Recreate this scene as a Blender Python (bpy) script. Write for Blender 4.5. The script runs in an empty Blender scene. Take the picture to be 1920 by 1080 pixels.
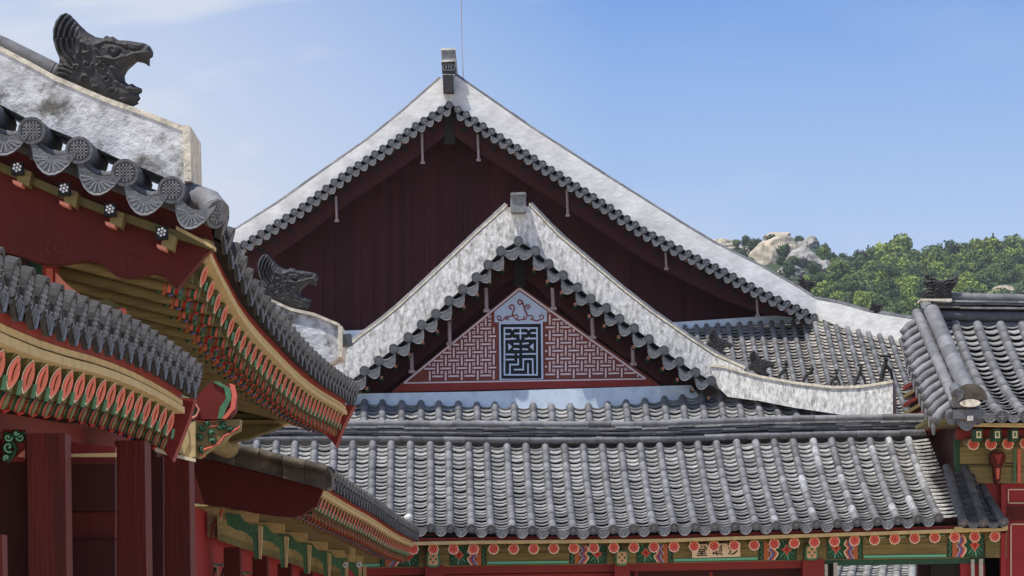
import bpy, math, random
import numpy as np
from mathutils import Vector, Matrix, noise as mnoise
random.seed(7); R=random.random
SC=bpy.context.scene; COL=SC.collection
# ---------------- camera ----------------
F=5000.0; CX=960.0; CY=1200.0; ROLL=0.014; CZ=1.6
cr,sr=math.cos(ROLL),math.sin(ROLL)
cd=bpy.data.cameras.new('camera'); cam=bpy.data.objects.new('camera',cd); COL.objects.link(cam)
cd.sensor_width=36; cd.lens=F/1920*36; cd.shift_y=(CY-540)/1920; cd.clip_end=6000; cd.clip_start=.1
cam.matrix_world=Matrix(((cr,sr,0,0),(0,0,-1,0),(-sr,cr,0,CZ),(0,0,0,1)))
SC.camera=cam
def P(px,py,Y):
    "world point at depth Y that the photo shows at px,py (1920 wide)"
    a=(px-CX)/F; b=(CY-py)/F
    return Vector(((a*cr+b*sr)*Y, Y, CZ+(-a*sr+b*cr)*Y))
# ---------------- light ----------------
SUN=Vector((-.31,-.235,1.0)).normalized()
el=math.asin(SUN.z); az=math.atan2(SUN.x,SUN.y)
w=bpy.data.worlds.new("World"); SC.world=w; w.use_nodes=True
nt=w.node_tree; nt.nodes.clear()
def N(t,k,**kw):
    n=t.nodes.new(k)
    for a,b in kw.items():
        if a in n.inputs: n.inputs[a].default_value=b
        else: setattr(n,a,b)
    return n
sky=N(nt,'ShaderNodeTexSky',sky_type='NISHITA',sun_disc=False,sun_elevation=el,sun_rotation=az,air_density=1.0,dust_density=.6,ozone_density=2.2)
tc=N(nt,'ShaderNodeTexCoord'); mp=N(nt,'ShaderNodeMapping')
mp.inputs['Scale'].default_value=(2.6,1.0,9.0); mp.inputs['Rotation'].default_value=(0,math.radians(-24),0)
no=N(nt,'ShaderNodeTexNoise',Scale=2.2,Detail=6.0,Roughness=.52,Distortion=.4)
sp=N(nt,'ShaderNodeSeparateXYZ')
L=nt.links.new
L(tc.outputs['Generated'],mp.inputs['Vector']); L(mp.outputs[0],no.inputs['Vector']); L(tc.outputs['Generated'],sp.inputs[0])
# thin cirrus, thicker towards the left of the view
mx=N(nt,'ShaderNodeMapRange'); mx.inputs['From Min'].default_value=.04; mx.inputs['From Max'].default_value=-.12; mx.inputs['To Min'].default_value=.0; mx.inputs['To Max'].default_value=.62
L(sp.outputs['X'],mx.inputs['Value'])
mr=N(nt,'ShaderNodeMapRange'); mr.inputs['From Min'].default_value=.47; mr.inputs['From Max'].default_value=.72; mr.inputs['To Min'].default_value=.0; mr.inputs['To Max'].default_value=.62
L(no.outputs['Fac'],mr.inputs['Value'])
ml=N(nt,'ShaderNodeMapRange'); ml.inputs['From Min'].default_value=.10; ml.inputs['From Max'].default_value=-.06; ml.inputs['To Min'].default_value=.35; ml.inputs['To Max'].default_value=1.7; L(sp.outputs['X'],ml.inputs['Value'])
mm=N(nt,'ShaderNodeMath',operation='MULTIPLY'); L(mr.outputs[0],mm.inputs[0]); L(ml.outputs[0],mm.inputs[1])
hz=N(nt,'ShaderNodeMapRange'); hz.inputs['From Min'].default_value=.24; hz.inputs['From Max'].default_value=.10; hz.inputs['To Min'].default_value=.0; hz.inputs['To Max'].default_value=.75
L(sp.outputs['Z'],hz.inputs['Value'])
ad=N(nt,'ShaderNodeMath',operation='ADD'); L(mm.outputs[0],ad.inputs[0]); L(mx.outputs[0],ad.inputs[1])
ad2=N(nt,'ShaderNodeMath',operation='ADD',use_clamp=True); L(ad.outputs[0],ad2.inputs[0]); L(hz.outputs[0],ad2.inputs[1])
tint=N(nt,'ShaderNodeMix',data_type='RGBA',blend_type='MULTIPLY'); tint.inputs[0].default_value=1; tint.inputs[7].default_value=(.50,.70,.99,1)
L(sky.outputs[0],tint.inputs[6])
mc=N(nt,'ShaderNodeMix',data_type='RGBA'); mc.inputs[7].default_value=(4.1,4.55,5.4,1)
L(ad2.outputs[0],mc.inputs[0]); L(tint.outputs[2],mc.inputs[6])
bg=N(nt,'ShaderNodeBackground',Strength=.125); ow=N(nt,'ShaderNodeOutputWorld')
L(mc.outputs[2],bg.inputs['Color']); L(bg.outputs[0],ow.inputs['Surface'])
sl=bpy.data.lights.new('sun','SUN'); sl.energy=4.2; sl.angle=math.radians(.53); sl.color=(1,.955,.89)
so=bpy.data.objects.new('sun',sl); COL.objects.link(so); so.rotation_euler=SUN.to_track_quat('Z','Y').to_euler(); so.location=(0,0,60)
vs=SC.view_settings; vs.view_transform='Standard'; vs.look='None'; vs.exposure=0.35; vs.gamma=1; vs.use_curve_mapping=False
SC.cycles.max_bounces=6; SC.cycles.use_denoising=True
# ---------------- materials ----------------
def srgb(r,g,b):
    f=lambda c:(c/255/12.92 if c/255<=.04045 else ((c/255+.055)/1.055)**2.4)
    return (f(r),f(g),f(b))
M={}
def mat(name,col,rough=.8,isl=0,noise=0,nscale=8,bump=0,bscale=30,spec=.3,stretch=None,col2=None,thr=(.4,.6),objr=0,metal=0,hue=0):
    m=bpy.data.materials.new(name); m.use_nodes=True; t=m.node_tree; b=t.nodes['Principled BSDF']; lk=t.links.new
    b.inputs['Roughness'].default_value=rough; b.inputs['Specular IOR Level'].default_value=spec; b.inputs['Metallic'].default_value=metal
    g=N(t,'ShaderNodeNewGeometry'); cur=None
    rgb=N(t,'ShaderNodeRGB'); rgb.outputs[0].default_value=(*col,1); cur=rgb.outputs[0]
    vec=g.outputs['Position']
    if stretch:
        q=N(t,'ShaderNodeMapping'); q.inputs['Scale'].default_value=stretch; lk(vec,q.inputs['Vector']); vec=q.outputs[0]
    if col2 is not None:
        n2=N(t,'ShaderNodeTexNoise',Scale=nscale,Detail=7.0,Roughness=.68); lk(vec,n2.inputs['Vector'])
        r=N(t,'ShaderNodeMapRange'); r.inputs['From Min'].default_value=thr[0]; r.inputs['From Max'].default_value=thr[1]; lk(n2.outputs['Fac'],r.inputs['Value'])
        x=N(t,'ShaderNodeMix',data_type='RGBA'); lk(r.outputs[0],x.inputs[0]); lk(cur,x.inputs[6]); x.inputs[7].default_value=(*col2,1); cur=x.outputs[2]
    val=None
    def addval(sock,amp):
        nonlocal val
        r=N(t,'ShaderNodeMapRange'); r.inputs['To Min'].default_value=1-amp; r.inputs['To Max'].default_value=1+amp; lk(sock,r.inputs['Value'])
        if val is None: val=r.outputs[0]
        else:
            z=N(t,'ShaderNodeMath',operation='MULTIPLY'); lk(val,z.inputs[0]); lk(r.outputs[0],z.inputs[1]); val=z.outputs[0]
    if isl: addval(g.outputs['Random Per Island'],isl)
    if noise:
        n3=N(t,'ShaderNodeTexNoise',Scale=nscale*1.7,Detail=5.0,Roughness=.6); lk(vec,n3.inputs['Vector'])
        r0=N(t,'ShaderNodeMapRange'); r0.inputs['From Min'].default_value=.3; r0.inputs['From Max'].default_value=.7; lk(n3.outputs['Fac'],r0.inputs['Value']); addval(r0.outputs[0],noise)
    if objr:
        oi=N(t,'ShaderNodeObjectInfo'); addval(oi.outputs['Random'],objr)
    if val is not None or hue:
        h=N(t,'ShaderNodeHueSaturation'); lk(cur,h.inputs['Color'])
        if val is not None: lk(val,h.inputs['Value'])
        if hue:
            r=N(t,'ShaderNodeMapRange'); r.inputs['To Min'].default_value=.5-hue; r.inputs['To Max'].default_value=.5+hue
            src=N(t,'ShaderNodeTexWhiteNoise',noise_dimensions='1D'); lk(g.outputs['Random Per Island'],src.inputs['W']); lk(src.outputs['Value'],r.inputs['Value']); lk(r.outputs[0],h.inputs['Hue'])
        cur=h.outputs[0]
    lk(cur,b.inputs['Base Color'])
    if bump:
        n4=N(t,'ShaderNodeTexNoise',Scale=bscale,Detail=5.0,Roughness=.65); lk(vec,n4.inputs['Vector'])
        bp=N(t,'ShaderNodeBump',Strength=bump,Distance=.02); lk(n4.outputs['Fac'],bp.inputs['Height']); lk(bp.outputs[0],b.inputs['Normal'])
    M[name]=m; return m
mat('tile',(.150,.149,.157),.66,isl=.26,noise=.3,nscale=5,bump=.3,bscale=40,spec=.4,hue=.012)
mat('tile_stained',(.27,.27,.28),.7,isl=.55,noise=.35,nscale=9,bump=.3,bscale=40,spec=.4,hue=.012,col2=(.17,.17,.18),thr=(.45,.65))
mat('tile_pan',(.24,.236,.228),.75,isl=.32,noise=.35,nscale=6,bump=.3,bscale=40,spec=.35)
mat('tile_old',(.165,.165,.170),.75,isl=.22,noise=.28,nscale=5,bump=.4,bscale=30,hue=.03)
mat('tile_old_pan',(.29,.265,.24),.85,isl=.38,noise=.35,nscale=4,bump=.4,bscale=30,hue=.02)
mat('tile_dark',(.085,.088,.10),.6,isl=.25,noise=.3,nscale=5,bump=.3,bscale=40,spec=.4)
mat('tile_end',(.115,.118,.125),.7,isl=.18,noise=.3,nscale=12,bump=.5,bscale=60)
mat('tile_end_shade',(.055,.052,.050),.75,isl=.25,noise=.3,nscale=12,bump=.4,bscale=60)  # darker copy of the end tile; eave shade is put into its colour
mat('tile_relief',(.20,.205,.215),.7,isl=.1,noise=.3,nscale=20)
mat('verge_tile',(.080,.066,.050),.75,isl=.3,noise=.5,nscale=3,bump=.6,bscale=18,col2=(.19,.155,.11),thr=(.52,.72))
mat('bleached_tile',(.50,.49,.46),.8,isl=.25,noise=.35,nscale=14,bump=.5)
mat('clay_dark',(.026,.025,.027),.5,noise=.35,nscale=14,bump=.5,bscale=45,spec=.35,col2=(.055,.05,.045),thr=(.5,.8))
mat('clay_black',(.028,.027,.028),.7,noise=.35,nscale=14,bump=.5,bscale=45)
mat('clay_grey',(.21,.21,.215),.8,noise=.35,nscale=10,bump=.4)
mat('mouth',(.16,.115,.075),.8,noise=.2)
mat('plaster_white',(.78,.77,.745),.9,noise=.14,nscale=1.3,bump=.6,bscale=6,col2=(.55,.545,.53),thr=(.45,.75),stretch=(1.2,1,1.6))
mat('plaster_aged',(.72,.71,.68),.95,noise=.3,nscale=13,bump=.8,bscale=22,col2=(.36,.345,.31),thr=(.47,.64),stretch=(1,1,.5))
mat('plaster_near',(.60,.60,.60),.95,noise=.3,nscale=4.5,bump=1.0,bscale=10,col2=(.15,.14,.12),thr=(.50,.64))
mat('plaster_blue_shade',(.62,.71,.80),.9,noise=.14,nscale=2.5,col2=(.44,.50,.56),thr=(.55,.8),stretch=(1,1,.6),bump=.3)  # white plaster; the blue of sky-lit shade is put into its base colour
mat('plaster_patch',(.80,.80,.80),.9,noise=.2,nscale=12,bump=.6)
mat('plaster_edge',(.66,.60,.48),.9,noise=.3,nscale=9,bump=.5,col2=(.38,.33,.24),thr=(.5,.75))
mat('maroon',srgb(88,27,20),.75,noise=.12,nscale=2.5,bump=.12,bscale=10,stretch=(5,5,.35))
mat('maroon_plank',srgb(58,23,25),.8,isl=.2,noise=.12,nscale=2.0,stretch=(6,6,.25),bump=.15)
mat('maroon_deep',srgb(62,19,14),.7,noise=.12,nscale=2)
mat('beam_red',srgb(108,34,27),.7,noise=.12,nscale=4,stretch=(1,.4,5))
mat('post_paint',srgb(98,27,16),.5,noise=.18,nscale=2,spec=.3,stretch=(6,6,.35),col2=srgb(62,20,14),thr=(.5,.7),bump=.3,bscale=9)
mat('spiral_paint',srgb(112,54,54),.7)
mat('red_paint',srgb(132,42,35),.6,noise=.10,nscale=3,bump=.1)
mat('red_board',srgb(144,50,42),.6,noise=.12,nscale=5)
mat('red_wall',srgb(150,38,38),.55,noise=.07,nscale=2)
mat('salmon',srgb(214,106,88),.7,noise=.2,nscale=16,objr=.12)
mat('salmon_edge',srgb(235,150,125),.6)
mat('deep_red',srgb(172,44,42),.6)
mat('olive',srgb(136,121,78),.75,noise=.16,nscale=3,stretch=(.6,1.5,9),bump=.15,bscale=12,col2=srgb(98,84,52),thr=(.5,.72))
mat('olive_dark',srgb(104,96,58),.8,noise=.2,nscale=4)
mat('tan',srgb(196,172,124),.75,noise=.15,nscale=7,bump=.15)
mat('green',srgb(78,122,90),.7,noise=.2,nscale=14,objr=.15)
mat('green_dark',srgb(42,80,58),.6,noise=.12,nscale=14)
mat('green_light',srgb(140,205,172),.6)
mat('teal_line',srgb(110,190,160),.6)
mat('blue_paint',srgb(90,88,140),.6)
mat('purple',srgb(134,112,168),.6)
mat('cream',srgb(232,220,190),.7)
mat('black',(.012,.012,.013),.7)
mat('ink',(.02,.017,.015),.8)
mat('orange',srgb(188,104,66),.6)
mat('lattice_base',srgb(126,68,58),.8,noise=.12,nscale=10)
mat('lattice_line',srgb(226,210,212),.8,noise=.08,nscale=20)
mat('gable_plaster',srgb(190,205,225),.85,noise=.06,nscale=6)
mat('seal_dark',srgb(26,30,36),.7)
mat('seal_light',srgb(200,212,232),.8)
mat('scroll_red',srgb(140,62,50),.7)
mat('dark_inside',(.02,.017,.015),.9)
mat('ground',(.56,.47,.36),.95,noise=.2,nscale=1.2,bump=.3,bscale=8)
mat('metal',(.35,.36,.37),.4,metal=.6)
mat('white_box',(.75,.76,.76),.5)
mat('iron',(.33,.25,.25),.7,noise=.4,nscale=25)
mat('wood_strip',(.45,.42,.36),.8,noise=.2,nscale=12)
# ---------------- mesh builder ----------------
class MB:
    def __init__(s): s.v=[]; s.f=[]; s.m=[]; s.s=[]; s.mats=[]
    def mi(s,m):
        if m not in s.mats: s.mats.append(m)
        return s.mats.index(m)
    def face(s,pts,m,sm=False):
        k=len(s.v); s.v+= [tuple(p) for p in pts]; s.f.append(tuple(range(k,k+len(pts)))); s.m.append(s.mi(m)); s.s.append(sm)
    def grid(s,rows,m,sm=True,close=False):
        k=len(s.v); n=len(rows[0])
        for r in rows: s.v+=[tuple(p) for p in r]
        mi=s.mi(m)
        for i in range(len(rows)-1):
            for j in range(n if close else n-1):
                j2=(j+1)%n
                s.f.append((k+i*n+j,k+i*n+j2,k+(i+1)*n+j2,k+(i+1)*n+j)); s.m.append(mi); s.s.append(sm)
    def box(s,o,a,b,c,m):
        o,a,b,c=map(Vector,(o,a,b,c)); k=len(s.v)
        for w_ in (0,1):
            for q in ((0,0),(1,0),(1,1),(0,1)): s.v.append(tuple(o+a*q[0]+b*q[1]+c*w_))
        mi=s.mi(m)
        for f in ((0,3,2,1),(4,5,6,7),(0,1,5,4),(1,2,6,5),(2,3,7,6),(3,0,4,7)):
            s.f.append(tuple(k+i for i in f)); s.m.append(mi); s.s.append(False)
    def abox(s,x0,x1,y0,y1,z0,z1,m): s.box((x0,y0,z0),(x1-x0,0,0),(0,y1-y0,0),(0,0,z1-z0),m)
    def prism(s,pts,off,m,mside=None):
        off=Vector(off); pts=[Vector(p) for p in pts]; n=len(pts); k=len(s.v)
        s.v+=[tuple(p) for p in pts]+[tuple(p+off) for p in pts]
        a=s.mi(m); b=s.mi(mside or m)
        s.f.append(tuple(range(k,k+n))); s.m.append(a); s.s.append(False)
        s.f.append(tuple(range(k+2*n-1,k+n-1,-1))); s.m.append(a); s.s.append(False)
        for i in range(n):
            j=(i+1)%n; s.f.append((k+i,k+n+i,k+n+j,k+j)); s.m.append(b); s.s.append(False)
    def pp(s,pix,Y0,Y1,m,mside=None):
        s.prism([P(x,y,Y0) for x,y in pix],(0,Y1-Y0,0),m,mside)
    def tube(s,path,r,m,n=8,caps=True,r2=None,sm=True):
        path=[Vector(p) for p in path]; rows=[]; up=None
        for i,p in enumerate(path):
            d=(path[min(i+1,len(path)-1)]-path[max(i-1,0)]).normalized()
            a=d.cross(Vector((0,0,1)))
            if a.length<.05: a=d.cross(Vector((0,1,0)))
            a.normalize()
            if up is not None and a.dot(up)<0: a=-a
            up=a; b=a.cross(d).normalized()
            rr=r if r2 is None else r+(r2-r)*i/(len(path)-1)
            rows.append([p+a*rr*math.cos(t)+b*rr*math.sin(t) for t in [2*math.pi*q/n for q in range(n)]])
        s.grid(rows,m,sm,close=True)
        if caps: s.face(rows[0][::-1],m); s.face(rows[-1],m)
    def build(s,name,parent=None,loc=None):
        me=bpy.data.meshes.new(name); me.from_pydata(s.v,[],s.f)
        for q in s.mats: me.materials.append(M[q])
        me.polygons.foreach_set('material_index',s.m); me.polygons.foreach_set('use_smooth',s.s); me.update()
        o=bpy.data.objects.new(name,me); COL.objects.link(o)
        if parent is not None:
            o.parent=parent
            base=parent
            off=Vector((0,0,0))
            while base is not None: off+=base.location; base=base.parent
            o.location=-off if loc is None else Vector(loc)-off
        elif loc is not None: o.location=loc
        return o
def thing(name,label,cat,loc=(0,0,0),group=None):
    o=bpy.data.objects.new(name,None); COL.objects.link(o); o.location=loc; o['label']=label; o['category']=cat
    if group: o['group']=group
    return o
def tag(o,label,cat,group=None):
    o['label']=label; o['category']=cat
    if group: o['group']=group
    return o
def clone(o,parent,loc):
    c=o.copy(); COL.objects.link(c); c.parent=parent
    c.location=Vector(loc)-(parent.location if parent else Vector((0,0,0))); return c
def ip(tab,x):
    if x<=tab[0][0]: return tab[0][1]
    for (a,b),(c,d) in zip(tab,tab[1:]):
        if x<=c: return b+(d-b)*(x-a)/(c-a)
    return tab[-1][1]
def sip(tab,x):   # smooth (catmull) interpolation
    n=len(tab)
    if x<=tab[0][0]: return tab[0][1]
    if x>=tab[-1][0]: return tab[-1][1]
    for i in range(n-1):
        if x<=tab[i+1][0]:
            t=(x-tab[i][0])/(tab[i+1][0]-tab[i][0]); p1=tab[i][1]; p2=tab[i+1][1]
            p0=tab[i-1][1] if i else p1; p3=tab[i+2][1] if i+2<n else p2
            return .5*((2*p1)+(-p0+p2)*t+(2*p0-5*p1+4*p2-p3)*t*t+(-p0+3*p1-3*p2+p3)*t**3)
# ---------------- tiled roofs ----------------
def disc(mb,c,nrm,up,r,m='tile_end',detail=0,depth=.04):
    nrm=Vector(nrm).normalized(); up=Vector(up); rt=up.cross(nrm).normalized(); up=nrm.cross(rt); n=16 if detail else 10
    ring=lambda rr,off:[c+nrm*off+(rt*math.cos(a)+up*math.sin(a))*rr for a in [2*math.pi*i/n for i in range(n)]]
    mb.grid([ring(r,-depth),ring(r,0),ring(r*.80,0),ring(r*.78,-.008)],m,False,close=True)
    mb.face(ring(r*.78,-.008),m)
    if detail:
        rm='tile_relief'
        for q in (-.36,-.12,.12,.36):
            h=math.sqrt(.7*.7-q*q)*.95
            for (ax,bx) in ((rt,up),(up,rt)):
                o=c+nrm*-.006+ax*(q*r-.045*r)-bx*(h*r)
                mb.box(o,ax*.09*r,bx*(2*h*r),nrm*.007,'clay_grey' if detail>1 else rm)
    else:
        mb.box(c+nrm*-.006-rt*.5*r-up*.10*r,rt*r,up*.2*r,nrm*.006,'tile_relief')
        mb.box(c+nrm*-.0055-up*.5*r-rt*.10*r,up*r,rt*.2*r,nrm*.006,'tile_relief')
def drip(mb,c,rt,up,out,wd,h,m='tile_end',detail=0):
    "fan shaped drip tile hanging below the end of a pan tile"
    rt=Vector(rt).normalized(); up=Vector(up).normalized(); out=Vector(out).normalized(); n=9
    top=[];bot=[]
    for i in range(n):
        s=-1+2*i/(n-1)
        zt=wd*.28*s*s; top.append(c+rt*s*wd*.5+up*zt)
        bot.append(c+rt*s*wd*.5*.97+up*(zt-h*(.10+.9*math.sqrt(max(0,1-s*s*.96)))))
    f=[p+out*.012 for p in top]; g=[p+out*.02 for p in bot]
    mb.grid([top,f],m,False); mb.grid([f,g],m,False); mb.grid([g,bot],m,False); mb.grid([bot,top],m,False)
    o2=out*.024
    # raised rim and rays
    rim=[top[i]*.12+bot[i]*.88 for i in range(n)]; rim2=[top[i]*.02+bot[i]*.98 for i in range(n)]
    mb.grid([[p+o2*.8 for p in rim],[p+o2 for p in rim2]],'tile_relief',False)
    K=9 if detail else 5
    cc=c+up*(-h*.18)
    for k in range(K):
        a=math.radians(200+140*k/(K-1)); d=rt*math.cos(a)*wd*.42+up*(math.sin(a)*h*.72+ .10*wd*abs(math.cos(a)))
        q=Vector(d.normalized()).cross(out)*(wd*(.018 if detail else .03))
        p0=cc+d*.22+out*.02; p1=cc+d*.92+out*.022
        mb.face([p0-q*.6,p0+q*.6,p1+q,p1-q],'tile_relief')
def roof(mb,E,T,n0,n1,rr=.062,pl=.125,tl=.30,sag=.05,ps=.045,ends=True,mr='tile',mp_='tile_pan',lip=.034,rseg=8,up0=None,rolls_to=None,detail=0,dw=.9,dh=.085,jit=.010,em='tile_end'):
    def S(u,s):
        e=E(u);t=T(u); p=e.lerp(t,s); p.z-=sag*4*s*(1-s)*max(.0,(t-e).length/3); return p
    for u in range(n0,n1+1):
        Ln=(T(u)-E(u)).length
        if Ln<.15: continue
        k=max(1,round(Ln/tl)); ea=(E(u+.5)-E(u-.5)).normalized(); jx=ea*(R()-.5)*jit*2
        for i in range(k):
            s0=max(0,i/k-.0); s1=min(1,(i+1.0)/k+.015); a=S(u,s0)+jx*1.; b=S(u,s1)+jx; d=(b-a).normalized(); nn=ea.cross(d); 
            if nn.z<0: nn=-nn
            nn.normalize(); jz=(R()-.5)*jit
            rows=[]
            for p,r_,o in ((a,rr,0),(b,rr*.93,-.004)):
                rows.append([p+nn*(.052+o+jz)+ea*math.cos(t)*r_+nn*math.sin(t)*r_*1.05 for t in [math.pi*(-.12+1.24*q/rseg) for q in range(rseg+1)]])
            rows.insert(0,[p-nn*0+(a+nn*.052-p)*.18 for p in rows[0]])
            mb.grid(rows,mr(u,i) if callable(mr) else mr,True)
        if ends:
            a=S(u,0); b=S(u,.05); d=(a-b).normalized(); nn=ea.cross(d); nn=nn if nn.z>0 else -nn
            disc(mb,a+nn*.05+jx+d*.02,d,nn,rr*1.16,m=em,detail=detail)
    for u in range(n0,n1):
        uc=u+.5; Ln=(T(uc)-E(uc)).length
        if Ln<.12: continue
        k=max(1,round(Ln/pl)); m_=7
        for i in range(k):
            s0=i/k; s1=min(1,(i+1.3)/k); rows=[]; jz=(R()-.5)*jit*1.6; tj=(R()-.5)*jit
            for s,zo in ((s0,lip),(s1,.0)):
                r=[]
                for q in range(m_):
                    x=-1+2*q/(m_-1); p=S(u+.5+.42*x,s); p.z+=zo+ps*x*x+jz+tj*x; r.append(p)
                rows.append(r)
            lo=[p-Vector((0,0,.016)) for p in rows[0]]
            mb.grid([lo,rows[0],rows[1]],mp_,False)
        if ends:
            a=S(uc,0); b=S(uc,.06); d=(a-b).normalized(); ea=(E(uc+.5)-E(uc-.5)); wd=ea.length*dw; ea.normalize()
            drip(mb,a+d*.0+Vector((0,0,lip-.004)),ea,Vector((0,0,1)),Vector((d.x,d.y,d.z*.3)),wd,dh,m=em,detail=detail)
    # deck under the tiles
    K=6
    mb.grid([[S(n0+q,s/K)-Vector((0,0,.05)) for q in range(n1-n0+1)] for s in range(K+1)],'dark_inside',False)
def gable_edge(mb,pts,Y,r=.07,dep=.45,detail=0,hang=1.3,wfac=.82,hf=.55,apex=None,base='tile_end'):
    "verge tiles: round roll ends at pixel points pts with fan drips between them, in the gable plane"
    c=[P(x,y,Y) for x,y in pts]
    for i,p in enumerate(c):
        q=Vector(p); j=(R()-.5)*.01; q.z+=j
        mb.tube([q+Vector((0,.01,0)),q+Vector((0,dep,.03))],r,base,n=12 if detail else 9)
        disc(mb,q,(0,-1,0),(0,0,1),r,detail=detail,m=base)
    for i,(a,b) in enumerate(zip(c,c[1:])):
        d=(b-a); wd=d.length*wfac; m_=(a+b)/2
        tilt=Vector((d.x,0,d.z)).normalized(); 
        if tilt.x<0: tilt=-tilt
        tilt=(tilt*.55+Vector((1,0,0))*.45).normalized(); up=Vector((-tilt.z,0,tilt.x))
        cc=m_-up*(r*hang)+Vector((0,.02,0))
        drip(mb,cc,tilt,up,(0,-1,0),wd*1.08,wd*hf,detail=detail)
        # pan arc going back
        rows=[]
        for yo in (0,dep):
            rows.append([cc+tilt*s*wd*.54+up*(wd*.28*s*s+.005)+Vector((0,yo,0)) for s in [-1,-.6,-.2,.2,.6,1]])
        mb.grid(rows,base)
        rows=[[p+up*.05 for p in r_] for r_ in rows]
        rows=[[p-up*.02 for p in r_] for r_ in rows]; rows[0]=[p+Vector((0,.03,0)) for p in rows[0]]
        mb.grid([[p-up*.03 for p in rows[0]],rows[0],rows[1]],base)
def course(mb,p0,p1,r,seg,m,kind='tube',jit=.012,sc=1.0,curve=None,n=9):
    "a run of ridge tiles laid end to end from p0 to p1 (or along curve)"
    pts=curve or [p0,p1]
    L_=[0]
    for a,b in zip(pts,pts[1:]): L_.append(L_[-1]+(b-a).length)
    def at(s):
        s=max(0,min(L_[-1],s))
        for i in range(len(pts)-1):
            if s<=L_[i+1]+1e-9: return pts[i].lerp(pts[i+1],(s-L_[i])/max(1e-9,L_[i+1]-L_[i]))
        return pts[-1]
    s=-R()*seg
    while s<L_[-1]:
        a=at(max(0,s)); b=at(min(L_[-1],s+seg-.004)); j=Vector((0,(R()-.5)*jit,(R()-.5)*jit))
        if (b-a).length>.03:
            if kind=='tube': mb.tube([a+j,b+j],r,m,n=n,r2=r*.94)
            else:
                d=b-a; side=Vector((-d.y,d.x,0)).normalized()*r
                mb.box(a-side+j,d,side*2,Vector((0,0,kind)),m)
        s+=seg
# ---------------- relief carved clay heads ----------------
def inside(px,py,poly):
    r=np.zeros(px.shape,bool); n=len(poly)
    for i in range(n):
        x1,y1=poly[i]; x2,y2=poly[(i+1)%n]
        if y1==y2: continue
        c=((y1>py)!=(y2>py))&(px<(x2-x1)*(py-y1)/(y2-y1)+x1); r^=c
    return r
def pdist(px,py,path):
    d=np.full(px.shape,1e9)
    for (x1,y1),(x2,y2) in zip(path,path[1:]):
        dx,dy=x2-x1,y2-y1; l=dx*dx+dy*dy+1e-9; t=np.clip(((px-x1)*dx+(py-y1)*dy)/l,0,1)
        d=np.minimum(d,np.hypot(px-x1-t*dx,py-y1-t*dy))
    return d
def spiral(cx,cy,r,turns=1.4,a0=0,sg=1): return [(cx+r*(1-t/20)*math.cos(a0+sg*turns*6.283*t/20),cy+r*(1-t/20)*math.sin(a0+sg*turns*6.283*t/20)) for t in range(20)]
def carve(name,outline,size_px,thick,relief,mtl,res=120):
    "outline in drawing units; width of drawing = size_px; mesh is 1 unit wide, in the XZ plane, base at z=0"
    xs=[p[0] for p in outline]; ys=[p[1] for p in outline]; x0,x1,y0,y1=min(xs),max(xs),min(ys),max(ys); W=x1-x0
    nx=res; ny=int(res*(y1-y0)/W)+1; gx=np.linspace(x0,x1,nx+1); gy=np.linspace(y0,y1,ny+1); X,Y=np.meshgrid(gx,gy)
    ins=inside(X,Y,outline); d=pdist(X,Y,outline+[outline[0]]); wd=W*.13
    q=np.clip(d/wd,0,1); T=thick*W*np.sqrt(np.clip(1-(1-q)**2,0,1)); T=T+relief(X,Y)*np.clip(d/(W*.03),0,1)
    T=np.where(ins,np.maximum(T,.004*W),0)
    v=[];f=[];idx={}
    for sgn in (-1,1):
        for j in range(ny+1):
            for i in range(nx+1):
                if ins[j,i]: idx[(sgn,j,i)]=len(v); v.append(((X[j,i]-(x0+x1)/2)/W,sgn*T[j,i]/W,(y1-Y[j,i])/W))
        for j in range(ny):
            for i in range(nx):
                k=[(sgn,j,i),(sgn,j,i+1),(sgn,j+1,i+1),(sgn,j+1,i)]
                if all(c in idx for c in k): g=[idx[c] for c in k]; f.append(tuple(g if sgn>0 else g[::-1]))
    me=bpy.data.meshes.new(name); me.from_pydata(v,[],f); me.materials.append(M[mtl]); me.polygons.foreach_set('use_smooth',[True]*len(f)); me.update(); return me
def rdg(X,Y,path,w_,h): return h*np.exp(-(pdist(X,Y,path)/w_)**2)
dragon_out=[(290,62),(310,72),(340,105),(380,145),(410,163),(440,170),(455,157),(470,165),(482,162),(505,178),(540,180),(580,187),(615,193),(638,207),(647,228),(645,247),(632,256),(632,288),(622,284),(612,276),(600,272),(580,268),(560,285),(540,303),(527,325),(530,350),(545,362),(560,358),(575,370),(600,380),(597,395),(585,402),(592,420),(580,432),(585,440),(560,452),(540,448),(520,456),(470,440),(400,415),(340,385),(270,360),(232,335),(245,310),(245,292),(256,270),(258,250),(243,215),(232,170),(233,130),(245,95),(265,70)]
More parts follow.
